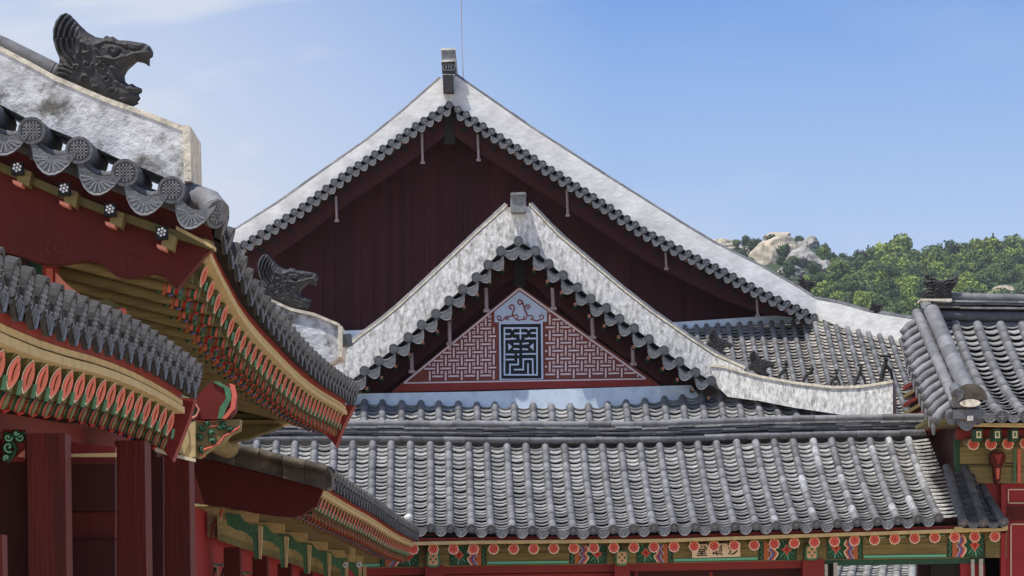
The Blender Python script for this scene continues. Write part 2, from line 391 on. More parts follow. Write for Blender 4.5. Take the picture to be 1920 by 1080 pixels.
def dragon_rel(X,Y):
    r=np.hypot((X-455)*.9,(Y-175)*1.05); ang=np.arctan2(Y-175,X-455)
    mane=8.5*np.cos(r/21*6.283+ang*2.5)*np.clip((350-X)/40,0,1)*np.clip((300-Y)/40,0,1)
    low=7*np.cos(((Y-.45*X)+14*np.sin(X/38))/19*6.283)*np.clip((Y-270)/30,0,1)*np.clip((330-X)/50,0,1)
    Z=mane+low
    Z=Z+rdg(X,Y,[(487,230),(488,230)],22,13)-rdg(X,Y,spiral(487,230,30,.95),4,9)
    for p,w_,h in [([(418,205),(450,188),(500,196),(540,208)],7,10),([(420,225),(445,258),(490,268),(530,255)],6,9),([(455,165),(480,182),(520,188)],5,8),
                   ([(540,190),(575,205),(610,212)],8,8),([(612,210),(613,212)],9,-14),([(500,285),(530,262),(570,245),(635,238)],6,9),([(480,300),(510,310),(520,335)],8,8),
                   ([(540,222),(570,230),(600,228)],5,-7),([(360,195),(385,210),(388,235),(365,240)],6,10),([(340,180),(350,215),(340,250)],5,8),
                   ([(430,420),(480,430),(540,430)],6,7),([(500,360),(540,385),(585,390)],6,8)]: Z=Z+rdg(X,Y,p,w_,h)
    for (cx,cy,r_,a) in [(380,285,20,0),(370,345,20,2),(440,300,20,3.5),(410,385,17,1),(455,345,20,5),(335,300,15,2.5),(480,395,18,0),(345,250,14,1),(430,270,13,4)]: Z=Z+rdg(X,Y,spiral(cx,cy,r_,1.3,a),4.2,9)
    return Z
dragon_me=carve('dragon_head',dragon_out,1,.115,dragon_rel,'clay_dark',165)
bird_out=[(1412,232),(1425,228),(1436,240),(1444,236),(1456,252),(1470,250),(1478,266),(1500,270),(1512,262),(1535,262),(1560,252),(1575,256),(1588,238),(1600,245),(1598,275),(1582,305),(1562,332),(1560,372),(1410,372),(1396,362),(1396,322),(1420,318),(1424,300),(1410,288),(1408,270),(1422,262),(1412,248)]
bird_me=carve('ridge_beast',bird_out,1,.14,lambda X,Y:4.5*np.cos((Y*.8+9*np.sin(X/17)+.5*X)/15*6.283)+rdg(X,Y,spiral(1445,285,16,1.3),4,10)+rdg(X,Y,spiral(1540,300,22,1.3,1),5,10)+rdg(X,Y,spiral(1480,330,18,1.3,1),5,10)+rdg(X,Y,[(1432,262),(1434,262)],5,-7),'clay_dark',90)
def put(me,name,parent,px,py,Y,wpx,rot=0,mtl=None,flip=False,label=None,dz=0):
    "stand a carved figure with its base centre at pixel px,py"
    o=bpy.data.objects.new(name,me); COL.objects.link(o); s=wpx/F*Y; o.scale=(-s if flip else s,s,s); o.rotation_euler=(0,rot,0)
    o.parent=parent; o.location=P(px,py,Y)+Vector((0,dz,0))-parent.location
    if label: o['label']=label
    return o
# =====================================================================
# SETTING: ground, hill
# =====================================================================
g=MB(); n=24
g.face([(-900,-60,0),(900,-60,0),(900,1500,0),(-900,1500,0)],'ground'); o=g.build('ground'); o['kind']='structure'
V=Vector
# =====================================================================
# GREAT HALL (far)
# =====================================================================
Y=60.0
hall=thing('great_hall','large far hall with maroon plank gable and tall white ridge behind everything else','building',(0,Y+6,0))
outL=[(826,147),(760,205),(690,262),(600,325),(520,382),(440,432),(330,487)]
outR=[(855,142),(918,186),(993,238),(1136,330),(1279,420),(1339,456),(1425,499),(1500,542),(1531,562)]
inL=[(842,192),(781,232),(715,278),(652,319),(559,390),(467,449),(350,520)]
inR=[(842,192),(861,203),(896,227),(978,279),(1098,356),(1211,431),(1294,474),(1361,508),(1432,546),(1500,577),(1531,594)]
b=MB(); b.pp([(841,147)]+outL+inL[::-1],Y-.15,Y+1.1,'plaster_white'); 
b.build('plaster_ridge',hall)
b=MB(); b.pp([(841,147),(841,192)]+inR[1:]+outR[::-1],Y-.15,Y+1.1,'plaster_white')
# hip ridge continuing down to the right towards the corner
hipT=[(1531,562),(1575,570),(1631,586),(1717,600),(1790,604)]; hipB=[(1531,594),(1575,613),(1631,634),(1690,648),(1790,660)]
rows=[]
YH=lambda x:Y-.15-(x-1531)*.0115
fr=[P(x,y,YH(x)) for x,y in hipT]; fb=[P(x,y,YH(x)) for x,y in hipB]
for side in (0,1): pass
b.grid([fb,fr,[p+V((.1,.6,0)) for p in fr],[p+V((.1,.6,0)) for p in fb]],'plaster_white',False)
b.build('plaster_ridge',hall)
# dark cap tiles on top of the ridge
for path in (outL,outR):
    b=MB(); course(b,None,None,.05,.42,'tile_old',curve=[P(x,y-.5,Y+.2) for x,y in path],n=8); b.build('ridge_cap_tiles',hall)
b=MB()
course(b,None,None,.085,.42,'tile_dark',curve=[p+V((0,.3,.04)) for p in fr],n=8)
b.build('ridge_cap_tiles',hall)
# verge tiles
def walk(path,sp):
    out=[path[0]]; acc=0
    for (x0,y0),(x1,y1) in zip(path,path[1:]):
        l=math.hypot(x1-x0,y1-y0); t=sp-acc
        while t<=l: out.append((x0+(x1-x0)*t/l,y0+(y1-y0)*t/l)); t+=sp
        acc=l-(t-sp)
    return out
b=MB(); gl=walk([(842,196)]+[(x,y+2) for x,y in inL[1:]],18.6); gr=walk([(842,196)]+[(x,y+2) for x,y in inR[1:]],18.9)
gable_edge(b,gl[::1],Y-.35,r=.082,dep=.6,wfac=1.0,hf=.5); gable_edge(b,gr[1:],Y-.35,r=.082,dep=.6,wfac=1.0,hf=.5)
b.build('verge_tiles',hall)
# gable wall of planks
def yb(x): return 632-(x-480)*.0392
def yt(x):
    return (ip(sorted(inL),x) if x<842 else ip(inR,x))+6
b=MB(); xs=list(range(436,1520,12)); 
for i,x in enumerate(xs):
    x2=x+12; dy=.015*(i%2)+R()*.01
    if yt(x2)>yb(x2): continue
    b.pp([(x,yt(x)),(x2,yt(x2)),(x2,yb(x2)+22),(x,yb(x)+22)],Y+.95-dy,Y+1.05,'maroon_plank')
b.build('gable_wall',hall)
# broad barge boards under the tiles
for nm,path,s in (('barge_board',inL,1),('barge_board',inR,1)):
    b=MB(); wid=58
    lo=[]
    for i,(x,y) in enumerate(path): lo.append((x,y+wid+(4 if x<842 else 0)-max(0,(x-1350))*.2))
    pts=[p for p in path]+lo[::-1]
    b.pp([(x,y+5) for x,y in path if y+5<yb(x)]+[(x,min(y,yb(x)+3)) for x,y in lo[::-1] if y-wid<yb(x)],Y-.02,Y+.10,'maroon_plank')
    bb=b.build('barge_board',hall)
    # little nail plates
    d=MB(); d.prism([V((math.cos(k*1.047)*.075,0,math.sin(k*1.047)*.06)) for k in range(6)],(0,-.02,0),'dark_inside'); d0=None
    for i,(x,y) in enumerate(walk(path,33)[1:]):
        if y+34>yb(x): break
        c=P(x,y+34,Y-.02)
        if d0 is None: d0=d.build('nail_plate',bb,loc=c)
        else: q=d0.copy(); COL.objects.link(q); q.location=d0.location+(c-c0_)
        if i==0: c0_=c.copy()
# rafter tips showing below the verge tiles
def rafter_tips(parent,path,sp,Y,s,drop):
    first=None
    for x,y in walk(path,sp)[1:]:
        if first is None:
            b=MB(); b.abox(-s,s,0,.5,-s,s,'green_dark'); b.abox(-s*.6,s*.6,-.01,0,-s*.8,s*.8,'salmon_edge'); b.abox(-s*.25,s*.25,-.016,-.01,-s*.25,s*.25,'maroon')
            first=b.build('rafter_tip',parent,loc=P(x,y+drop,Y)); 
        else: clone(first,parent,P(x,y+drop,Y))
rafter_tips(hall,inL,21,Y-.2,.035,17); rafter_tips(hall,inR,21,Y-.2,.035,17)
b=MB(); b.pp([(833,208),(852,208),(853,270),(833,270)],Y-.05,Y+.05,'dark_inside'); b.build('apex_plate',hall)
# iron straps
st=None
def strap(parent,x,y0,y1,Y,wd):
    b=MB(); b.tube([P(x,y0,Y),P(x+1.5,y1,Y)],wd,'iron',n=6); b.abox(*(lambda c:(c.x-wd*1.6,c.x+wd*1.6,c.y-wd,c.y+wd))(P(x+1.5,y1,Y)),P(x,y1,Y).z-.05,P(x,y1,Y).z,'iron'); b.build('iron_strap',parent)
for x,y0,y1 in ((791,250,303),(896,252,298),(630,368,412),(1063,356,402),(1248,464,502),(1419,555,590)): strap(hall,x,y0,y1,Y-.05,.03)
# stacked ridge end at the apex
b=MB()
b.pp([(830,140),(850,140),(851,172),(831,172)],Y-.42,Y+.3,'clay_dark'); b.build('ridge_end_tile',hall)
b=MB(); b.pp([(828,114),(853,114),(853.5,138),(829,139)],Y-.36,Y+2.2,'clay_dark'); b.pp([(827,113),(854,111),(854,115),(827,116)],Y-.40,Y+2.2,'plaster_aged')
b.pp([(828,93),(853,92),(853,111),(828,113)],Y-.34,Y+2.2,'clay_grey'); b.pp([(826.5,90.5),(854,89.5),(854,93),(826.5,94)],Y-.38,Y+2.2,'plaster_aged'); b.pp([(829,139),(852,139),(852,142),(829,142)],Y-.40,Y+.3,'plaster_aged')
for k in range(4):
    c=P(834+5*k,126,Y-.37); b.tube([c+V((math.cos(a)*.04,0,math.sin(a)*.08)) for a in (0,1,2,3,4,5,6)],.014,'clay_grey',n=5)
b.build('ridge_end_stack',hall)
# main roof going back, hidden slopes
b=MB()
ap=P(841,150,Y); l=P(330,490,Y); r=P(1531,565,Y)
dn=V((0,0,.12)); b.prism([P(x,y,Y+1.15)-dn for x,y in outL[::-1]+outR]+[P(x,y,Y+1.15)-V((0,0,.5)) for x,y in outR[::-1]+outL],(0,13,0),'tile_dark'); b.build('roof_slope',hall)
b=MB(); b.abox(P(500,600,Y).x,P(1490,600,Y).x,Y+1.3,Y+14,0,P(900,640,Y).z,'maroon'); b.build('body_wall',hall)
# plaster strip at the foot of the gable, scalloped by the roof tiles
b=MB(); b.pp([(470,626),(700,618),(1100,612),(1268,604),(1490,589),(1500,594),(1500,604),(1268,624),(1100,632),(700,642),(470,648)],Y+.5,Y+1.0,'plaster_blue_shade'); b.build('plaster_strip',hall)
# lower hip slope facing us
tt=[(500,634),(900,622),(1290,612),(1355,608),(1414,605),(1473,603),(1533,602),(1554,607),(1596,617),(1640,626),(1683,635),(1760,650)]
def hT(u):
    x=1284+20.3*u; Yd=60.55 if x<1500 else 60.55-(min(x,1533)-1500)*.028 if x<=1533 else 59.62-(x-1533)*.0113
    return P(x,ip(tt,x)+4,Yd)
def hE(u):
    x=1284+20.3*u; return P(x+(x-806)*.1,ip([(600,880),(1400,872),(1683,835)],x),54)
b=MB(); roof(b,hE,hT,-38,22,rr=.062,pl=.135,tl=.36,sag=.12,mr='tile_old',mp_='tile_old_pan',lip=.06,rseg=6,dh=.07,ps=.04)
b.build('roof_tiles',hall)
# ornaments far up on the hip ridge
put(bird_me,'ridge_beast',hall,1642,584,58.7,26,.15,label='small pale weathered beast figure on the far hip ridge')
put(bird_me,'ridge_beast',hall,1507,546,60.9,40,.3,label='dark beast figure where the white gable ridge meets the hip ridge')
# lightning rod
b=MB(); b.tube([P(869,150,61.5),P(866,80,61.5),P(863.5,-80,61.5)],.0085,'iron',n=5); b.build('lightning_rod',hall)

# =====================================================================
# SEAL GABLE HALL (middle)
# =====================================================================
Y=45.6
mid=thing('seal_gable_hall','smaller middle hall with patterned brick gable and a square black seal character panel','building',(1,Y+4,0))
oL=[(951,389),(893,441),(845,487),(799,531),(749,577),(716,604),(683,628),(640,662),(590,690)]
oR=[(992,387),(1048,445),(1126,511),(1175,552),(1223,589),(1301,643),(1340,668),(1395,692)]
iL=[(972,451),(939,470),(915,496),(893,519),(867,541),(842,563),(817,588),(790,608),(765,632),(738,653),(710,676),(683,695),(655,716)]
iR=[(972,451),(1004,470),(1029,494),(1056,515),(1083,538),(1108,559),(1137,577),(1162,597),(1189,615),(1217,636),(1245,657),(1274,678),(1304,698),(1334,713)]
b=MB(); b.pp([(972,389)]+oL+iL[::-1],Y-.20,Y+.35,'plaster_aged'); b.build('plaster_ridge',mid)
b=MB(); b.pp([(972,389),(972,451)]+iR[1:]+[(1365,738),(1400,725),(1395,692)]+oR[::-1][1:],Y-.20,Y+.35,'plaster_aged'); b.build('plaster_ridge',mid)
for path in (oL,oR):
    b=MB(); p=[P(x,y,Y) for x,y in path]
    for a,c in zip(p,p[1:]):
        d=c-a; b.box(a+V((0,-.207,-.015)),d,(0,.62,0),(0,0,.045),'plaster_edge')
    b.build('ridge_edge_band',mid)
for path in (oL,oR):
    b=MB(); course(b,None,None,.07,.33,'tile',curve=[P(x,y-3,Y+.08) for x,y in path]); b.build('ridge_cap_tiles',mid)
b=MB(); gable_edge(b,iL,Y-.42,r=.083,dep=.6,detail=1,wfac=.86,hf=.5); gable_edge(b,iR[1:],Y-.42,r=.083,dep=.6,detail=1,wfac=.86,hf=.5)
# extra drips joining the apex
gable_edge(b,[iL[0],iR[1]],Y-.421,r=.083,dep=.6,detail=1,wfac=.86,hf=.5)
b.build('verge_tiles',mid)
rafter_tips(mid,[(x,y) for x,y in iL],34,Y-.25,.030,36); rafter_tips(mid,[(x,y) for x,y in iR],34,Y-.25,.030,36)
# back gable wall (maroon board) with barge boards
b=MB(); b.pp([(972,470)]+[(x,y+4) for x,y in iL[1:]]+[(680,737),(1320,730)]+[(x,y+4) for x,y in iR[::-1][:-1]],Y+.42,Y+.6,'maroon_plank'); b.build('gable_wall',mid)
for path in (iL,iR):
    b=MB(); k=1 if path is iR else -1
    up=[(x,y+12) for x,y in path if y<705]; lo=[(x,min(y+66,736)) for x,y in path if y<705]
    b.pp(up+lo[::-1],Y+.17,Y+.25,'maroon_plank'); bb=b.build('barge_board',mid)
    d=MB()
    for x,y in walk(path,34)[1:-1]:
        for dy in (32,):
            if y+dy>718: continue
            c=P(x+k*4,y+dy+8,Y+.16); d.prism([c+V((math.cos(q*1.047)*.07,0,math.sin(q*1.047)*.055)) for q in range(6)],(0,-.03,0),'dark_inside')
    d.build('nail_plate',bb)
b=MB(); b.pp([(963,482),(982,482),(984,535),(964,536)],Y+.08,Y+.2,'dark_inside'); b.build('apex_plate',mid)
for x,y0,y1 in ((911,540,580),(842,600,642),(771,662,694),(1036,540,576),(1110,596,630),(1186,650,680)): strap(mid,x,y0,y1,Y-.08,.034)
# brick panel
YP=Y+.26
tri=[(974,541),(757,718.5),(1211,710.5)]
b=MB(); b.pp([(974,536),(735,733),(1237,721)],YP,YP+.12,'lattice_base'); 
b.pp([(735,734),(757,719.5),(1211,711.5),(1237,721.5),(1237,723),(735,735)],YP-.03,YP+.1,'red_board')
def bar(b,x0,y0,x1,y1,w_,m,Yq,th=.008):
    dx,dy=x1-x0,y1-y0; l=math.hypot(dx,dy); nx,ny=-dy/l*w_/2,dx/l*w_/2
    b.pp([(x0+nx,y0+ny),(x1+nx,y1+ny),(x1-nx,y1-ny),(x0-nx,y0-ny)],Yq-th,Yq,m)
bar(b,974,541,757,718.5,3.2,'lattice_line',YP,.02); bar(b,974,541,1211,710.5,3.2,'lattice_line',YP,.021); bar(b,757,718.5,1211,710.5,3.2,'lattice_line',YP,.019)
panel=b.build('brick_panel',mid)
b=MB()
def intri(x,y,mg):
    if not(y<718.5-(x-757)*.0176-mg): return False
    yl=541+(974-x)*(177.5/217) if x<974 else 541+(x-974)*(169.5/237)
    return y>yl+mg*1.2
def sky_(x,y): return (924-1<x<1027+1 and y<612) or (932<x<1022 and y>600)
def seg(b,x0,y0,x1,y1,w_,m):
    k=int(max(abs(x1-x0),abs(y1-y0))/2)+1; last=None; pts=[(x0+(x1-x0)*i/k,y0+(y1-y0)*i/k) for i in range(k+1)]
    ok=[p for p in pts if intri(*p,2.5) and not sky_(*p)]
    if len(ok)>=2: bar(b,*ok[0],*ok[-1],w_,m,YP)
for i in range(-16,18):
    for j in range(0,13):
        x=1045.8+15*i; y=703-14.7*j - (x-974)*.0176
        if (i+j)%2==0: seg(b,x,y-9.5,x,y+9.5,3.0,'lattice_line')
        else: seg(b,x-10,y+.18,x+10,y-.18,3.0,'lattice_line')
        xs_,ys_=x+7.5,y+7.3
        if intri(xs_,ys_,5) and not sky_(xs_,ys_) and not sky_(xs_+3,ys_) and not sky_(xs_-3,ys_):
            b.pp([(xs_-2.6,ys_-2.6),(xs_+2.6,ys_-2.6),(xs_+2.6,ys_+2.6),(xs_-2.6,ys_+2.6)],YP-.007,YP,'lattice_line')
            b.pp([(xs_-1.1,ys_-1.1),(xs_+1.1,ys_-1.1),(xs_+1.1,ys_+1.1),(xs_-1.1,ys_+1.1)],YP-.010,YP,'lattice_base')
b.build('lattice_pattern',panel)
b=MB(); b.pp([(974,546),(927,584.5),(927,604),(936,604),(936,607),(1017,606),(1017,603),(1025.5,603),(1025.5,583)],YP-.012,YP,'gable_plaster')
for a,c in (((926,585),(926,604)),((1026.5,584),(1026.5,603))): bar(b,*a,*c,1.6,'scroll_red',YP,.016)
def px_(pts): return [P(900+x/6,560+y/6,YP-.016) for x,y in pts]
def sc(pts,r=.011): b.tube(px_(pts),r,'scroll_red',n=6)
sc([(190,215),(200,195),(225,195),(240,215),(225,235),(205,240),(195,225)]); sc([(205,240),(240,250),(270,230),(290,205),(320,200),(370,195)])
sc([(375,205),(365,175),(375,140),(388,110),(378,75),(350,72),(330,90),(340,115),(360,115)],.014); sc([(370,195),(410,180),(430,200),(420,230),(395,225),(385,210)]); sc([(395,225),(430,245),(470,235),(500,235)])
sc([(310,245),(325,225),(310,210),(290,225),(300,240)]); sc([(500,190),(490,210),(505,235),(525,220),(515,200)]); sc([(540,200),(520,160),(500,115),(488,70),(470,25),(440,12),(425,35),(440,65),(465,60),(470,45)],.015)
sc([(505,95),(530,70),(558,75),(560,100),(540,112),(525,100)],.013); sc([(545,195),(585,190),(600,215),(590,240),(570,235),(580,215)]); sc([(600,240),(640,250),(680,235),(712,225),(715,195),(690,180),(668,195),(680,215)])
b.build('scroll_plaster',panel)
# the seal
b=MB()
def q6(x,y): return (900+x/6,560+y/6)
b.pp([q6(212,268),q6(705,262),q6(712,906),q6(220,915)],YP-.025,YP+.02,'seal_light')
b.pp([q6(232,288),q6(682,282),q6(690,896),q6(242,900)],YP-.035,YP,'seal_dark')
def rect_line(x0,y0,x1,y1,w_):
    for a,c in (((x0-w_/2,y0),(x1+w_/2,y0)),((x0-w_/2,y1),(x1+w_/2,y1)),((x0,y0),(x0,y1)),((x1,y0),(x1,y1))): bar(b,*q6(*a),*q6(*c),w_/6,'seal_light',YP-.035,.010+.001*R())
rect_line(275,330,642,856,17)
def ln(*pts,w_=17):
    for a,c in zip(pts,pts[1:]):
        l=math.hypot(c[0]-a[0],c[1]-a[1]); ex=(c[0]-a[0])/l*w_/2; ey=(c[1]-a[1])/l*w_/2
        bar(b,*q6(a[0]-(ex if a!=pts[0] else 0),a[1]-(ey if a!=pts[0] else 0)),*q6(c[0]+(ex if c!=pts[-1] else 0),c[1]+(ey if c!=pts[-1] else 0)),w_/6,'seal_light',YP-.035,.010+.003*R())
ln((455,340),(455,458)); ln((388,391),(527,389)); ln((285,396),(338,396)); ln((570,386),(635,386)); ln((285,455),(407,450)); ln((503,450),(636,447))
ln((380,507),(441,507)); ln((475,508),(548,500)); ln((375,566),(441,568)); ln((475,566),(541,571)); ln((290,627),(387,627)); ln((475,622),(632,620)); ln((290,685),(387,685))
ln((418,627),(443,627)); ln((430,672),(430,741),(337,741),(337,850)); ln((380,798),(487,798),(487,680),(592,680),(596,848)); ln((540,725),(540,846))
for tr in ([(318,500),(362,540),(320,582)],[(602,498),(558,540),(602,582)],[(348,338),(384,338),(366,360)],[(528,338),(566,338),(547,358)],[(352,448),(380,448),(366,430)],[(536,446),(566,446),(551,428)]):
    b.pp([q6(*p) for p in tr],YP-.046,YP-.035,'seal_light')
b.build('seal_panel',panel)
# plaster strip below the gable
b=MB(); top=[(672,738),(900,734),(1100,728),(1296,722)]; 
bot=[]
for k in range(0,19):
    x=664+35.1*k; 
    if x>1312: break
    y0=ip([(648,763),(1000,768),(1150,765),(1300,754)],x); bot+= [(x-9,y0+2),(x,y0+4),(x+9,y0+2),(x+13,y0-7),(x+22,y0-7)]
b.pp(top+[(1308,738)]+bot[::-1]+[(664,762)],Y+.04,Y+.45,'plaster_blue_shade'); s_=b.build('plaster_strip',mid)
# ridge end tile
b=MB(); b.pp([(957,363),(986,362),(987,396),(981,398),(963,398),(957,395)],Y-.42,Y-.1,'clay_grey'); b.pp([(958,361),(985,360),(987,365),(957,366)],Y-.46,Y-.1,'clay_grey'); b.tube([P(972,379,Y-.1),P(972,376,Y+9)],.13,'tile',n=12); b.build('ridge_end_tile',mid)
# lower hip roof
def mTx(u): return 648+35.1*u
def mFr(x): return 1.0 if x<1345 else max(.16,1-(x-1345)*.0029)
tty=[(640,757),(700,757),(1000,764),(1100,765),(1238,752),(1309,745),(1343,740),(1380,742),(1417,746),(1453,752),(1489,758),(1523,765),(1558,767),(1594,772),(1628,776),(1670,779)]
def mT(u):
    x=mTx(u); return P(x,ip(tty,x),43.3+2.42*mFr(x))
def mE(u):
    x=mTx(u); xe=x+(x-806)*.05*mFr(x); t=mT(u); fr=mFr(x); z=t.z-1.35*fr
    p=P(xe,900,43.3); p.z=z; return p
b=MB(); roof(b,mE,mT,0,28,rr=.066,pl=.135,tl=.30,sag=.10,lip=.048); b.build('roof_tiles',mid)
# curved hip ridge, plastered
hT2=[(1331,688),(1357,690),(1425,709),(1492,721),(1560,729),(1610,728),(1657,721),(1674,718)]
hB2=[(1345,725),(1365,744),(1425,752),(1492,765),(1560,775),(1610,782),(1657,786),(1674,788)]
yh=lambda x:Y-.25-(x-1331)*.0072
f1=[P(x,y,yh(x)) for x,y in hT2]; f0=[P(x,y,yh(x)) for x,y in hB2]
b=MB(); b.grid([f0,[p*.5+q*.5 for p,q in zip(f0,f1)],f1,[p+V((.12,.42,0)) for p in f1],[p+V((.12,.42,0)) for p in f0]],'plaster_aged',False); b.face([f0[-1],f0[-1]+V((.12,.42,0)),f1[-1]+V((.12,.42,0)),f1[-1]],'plaster_blue_shade'); b.build('hip_ridge',mid)  # end face has the blue of its shade painted in
b=MB()
for a,c in zip(f1,f1[1:]): b.box(a+V((0,-.03,0)),c-a,(.1,.5,0),(0,0,.045),'plaster_edge')
b.build('ridge_edge_band',mid)
b=MB(); course(b,None,None,.07,.33,'tile',curve=[P(x,y,Y+.1) for x,y in [(1345,688),(1372,690),(1396,700),(1420,708)]]); b.build('ridge_cap_tiles',mid)
put(dragon_me,'dragon_head',mid,1341,667,Y+.1,50,.35,label='dark dragon head higher up the curved hip ridge'); put(dragon_me,'dragon_head',mid,1423,707,Y-.3,50,.2,label='dark dragon head beside the row of small roof figures')
# small roof figures
def figure(parent,px,py,Y,h,k,label):
    b=MB(); s=h/60*1.18
    bl=lambda pts,r,r2=None: b.tube([V((x*s,y*s,z*s)) for x,y,z in pts],r*s,'clay_black',n=8,r2=None if r2 is None else r2*s)
    if k==0:  # crouching, leaning forward on arms
        bl([(-16,0,0),(-13,0,14),(-4,0,24),(6,0,34)],5,4.5); bl([(6,0,32),(9,0,14),(11,0,0)],4,3); bl([(5,0,36),(8,0,44)],4.5,4); bl([(3,0,46),(12,0,48)],6.5,5); bl([(-16,-3,0),(-6,-4,2)],3); bl([(2,0,50),(6,0,58)],3,1.5)
    elif k==1:
        bl([(-18,0,0),(-17,0,12),(-10,0,26),(2,0,34),(6,0,40)],5,5); bl([(6,0,36),(8,0,28)],4,3); bl([(4,0,42),(12,0,46)],6.5,5); bl([(-18,0,1),(-8,0,1)],3.5,3); bl([(5,0,50),(9,0,56)],3,1.5)
    elif k==2:
        bl([(-16,0,0),(-12,0,16),(-2,0,26),(5,0,34)],4.5); bl([(4,0,32),(12,0,16),(16,0,0)],4,3); bl([(2,0,42),(9,0,44)],6.5,5); bl([(-2,0,51),(12,0,51)],3,3); bl([(-4,0,8),(6,0,10)],3.5)
    elif k==3:
        bl([(-15,0,0),(-9,0,18),(0,0,34),(2,0,44)],5,4.5); bl([(1,0,38),(12,0,22),(16,0,4)],3.6,3); bl([(0,0,50),(6,0,52)],7,6); bl([(-6,0,58),(10,0,58)],3,3)
    else:
        bl([(-10,0,0),(-8,0,20),(0,0,44),(1,0,52)],6,5); bl([(2,0,44),(14,0,30),(18,0,6),(15,0,0)],4.5,3.5); bl([(-2,0,58),(6,0,59)],7,6); bl([(-12,0,66),(14,0,66)],3.5,3.5); bl([(-14,0,2),(-4,0,3)],4)
    o=b.build('roof_figure',None); o.parent=parent; o.location=P(px,py,Y)-parent.location; o['label']=label
for (x,y,hh,k,l) in ((1470,713,.30,0,'crouching roof figure next to the dragon head'),(1518,721,.30,1,'hunched roof figure, second from the dragon head'),(1566,726,.28,2,'figure leaning on its arms in the middle of the row'),(1612,725,.31,3,'slim figure with flat cap, second from the ridge end'),(1660,720,.35,4,'tallest hatted figure at the end of the hip ridge')): figure(mid,x,y,yh(x)+.2,hh,k,l)
b=MB(); b.prism([P(x,y,Y+.5)-V((0,0,.1)) for x,y in oL[::-1]+oR]+[P(x,y,Y+.5)-V((0,0,.4)) for x,y in oR[::-1]+oL],(0,8.5,0),'tile_dark'); b.build('roof_slope',mid)
b=MB(); b.abox(P(720,700,Y).x,P(1300,700,Y).x,Y+.8,Y+9,0,P(900,735,Y).z,'maroon'); b.build('body_wall',mid)

# =====================================================================
# FRONT GALLERY
# =====================================================================
gal=thing('front_gallery','long low gallery with grey tiled roof and a row of pink flower rafter ends','building',(2,41,0))
yeT=[(400,1000),(600,994),(807,989),(843,990),(1071,994),(1223,989),(1375,986),(1527,982),(1681,975),(1760,970),(1890,968)]
ytT=[(400,826),(628,828),(806,829),(1000,834),(1238,832),(1416,825),(1702,821),(1760,820)]
rnd2=random.Random(3)
def gE(u): x=807+38.1*u; return P(x,sip(yeT,x)+6,39.8)
def gT(u): x=806+35.84*u; return P(x,sip(ytT,x)+6,42.4)
b=MB(); roof(b,gE,gT,-10,25,rr=.064,pl=.122,tl=.30,sag=.10,lip=.046,ps=.04,dh=.13,detail=0,mr=lambda u,i:'tile_stained' if (u>16 and rnd2.random()<.2+.05*(u-16)) else 'tile')
b.build('roof_tiles',gal)
# verge at the right end: bleached pan edges stepping down
b=MB()
for k in range(22):
    s=k/22; s1=(k+1.35)/22
    for (ua,ub,m_,zz) in ((25.15,26.05,'bleached_tile',.06),):
        p=[gE(ua).lerp(gT(ua),s),gE(ub).lerp(gT(ub),s),gE(ub).lerp(gT(ub),s1),gE(ua).lerp(gT(ua),s1)]
        for q in p[:2]: q.z+=zz
        p[1].z+=.03
        b.prism(p,(0,0,-.03),m_)
b.build('verge_tiles',gal)
# ridge of stacked tiles
b=MB()
xs=[430,640,900,1200,1450,1600,1736]
def rc(tab,Yd): return [P(x,ip(tab,x),Yd) for x in xs]
rt_=[(430,812),(640,806),(900,801),(1200,799),(1450,791),(1736,785)]
big=[(430,824),(640,822),(900,825),(1200,825),(1450,816),(1736,811)]
up_=lambda t,d:[(x,y+d) for x,y in t]
course(b,None,None,.062,.345,'tile',curve=rc(big,42.35))
t3=[(430,816),(640,815),(900,817),(1200,817),(1450,808),(1736,803)]
for dd,yo,m_,rr_,sg,kk in ((0,2,'tile_dark',.11,.37,.035),(-3.5,.0,'tile',.125,.43,.03),(-7.5,.1,'tile_dark',.12,.40,.03),(-11.5,-.05,'tile_pan',.14,.42,.032)):
    course(b,None,None,rr_,sg,m_,kind=kk,curve=rc(up_(t3,dd),42.42),jit=.022)
course(b,None,None,.062,.36,'tile',curve=rc(up_(t3,-21),42.45))
b.box(P(430,826,42.5),P(1740,812,42.5)-P(430,826,42.5),(0,.12,0),(0,0,.22),'dark_inside')
b.build('ridge_stack',gal)
# back slope
b=MB(); a=P(430,818,42.4); c=P(1736,806,42.4); b.face([a,c,c+V((0,2.2,-1.3)),a+V((0,2.2,-1.3))],'tile_dark'); b.build('back_slope',gal)
# fascia boards under the tiles
tbT=[(560,1024),(700,1020),(900,1016),(1240,1013),(1590,1001),(1870,992),(1888,991)]
bbT=[(560,1068),(640,1067),(800,1062),(1064,1059),(1240,1056),(1488,1051),(1842,1046),(1888,1045)]
ffT=[(560,1033),(666,1031),(775,1030),(1000,1029),(1225,1026),(1420,1022),(1449,1020),(1597,1014),(1750,1008),(1862,1006)]
X_=[560,700,900,1064,1240,1420,1590,1750,1870,1888]
def strip(b,ta,tb,Y0,Y1,m,X=X_,x0=None,x1=None):
    xs=[x for x in X if (x0 is None or x>x0) and (x1 is None or x<x1)]
    if x0 is not None: xs=[x0]+xs
    if x1 is not None: xs=xs+[x1]
    for p,q in zip(xs,xs[1:]):
        A=[P(p,ta(p),Y0),P(q,ta(q),Y0),P(q,tb(q),Y0),P(p,tb(p),Y0)]; b.prism(A,(0,Y1-Y0,0),m)
f_=lambda tab,d=0:(lambda x:ip(tab,x)+d)
b=MB(); strip(b,f_(tbT,-9),f_(tbT,-2),39.95,40.1,'red_board'); b.build('scalloped_board',gal)
b=MB(); strip(b,f_(tbT,-2.5),f_(tbT,3.5),39.88,40.1,'tan'); b.build('eave_board',gal)
b=MB(); 
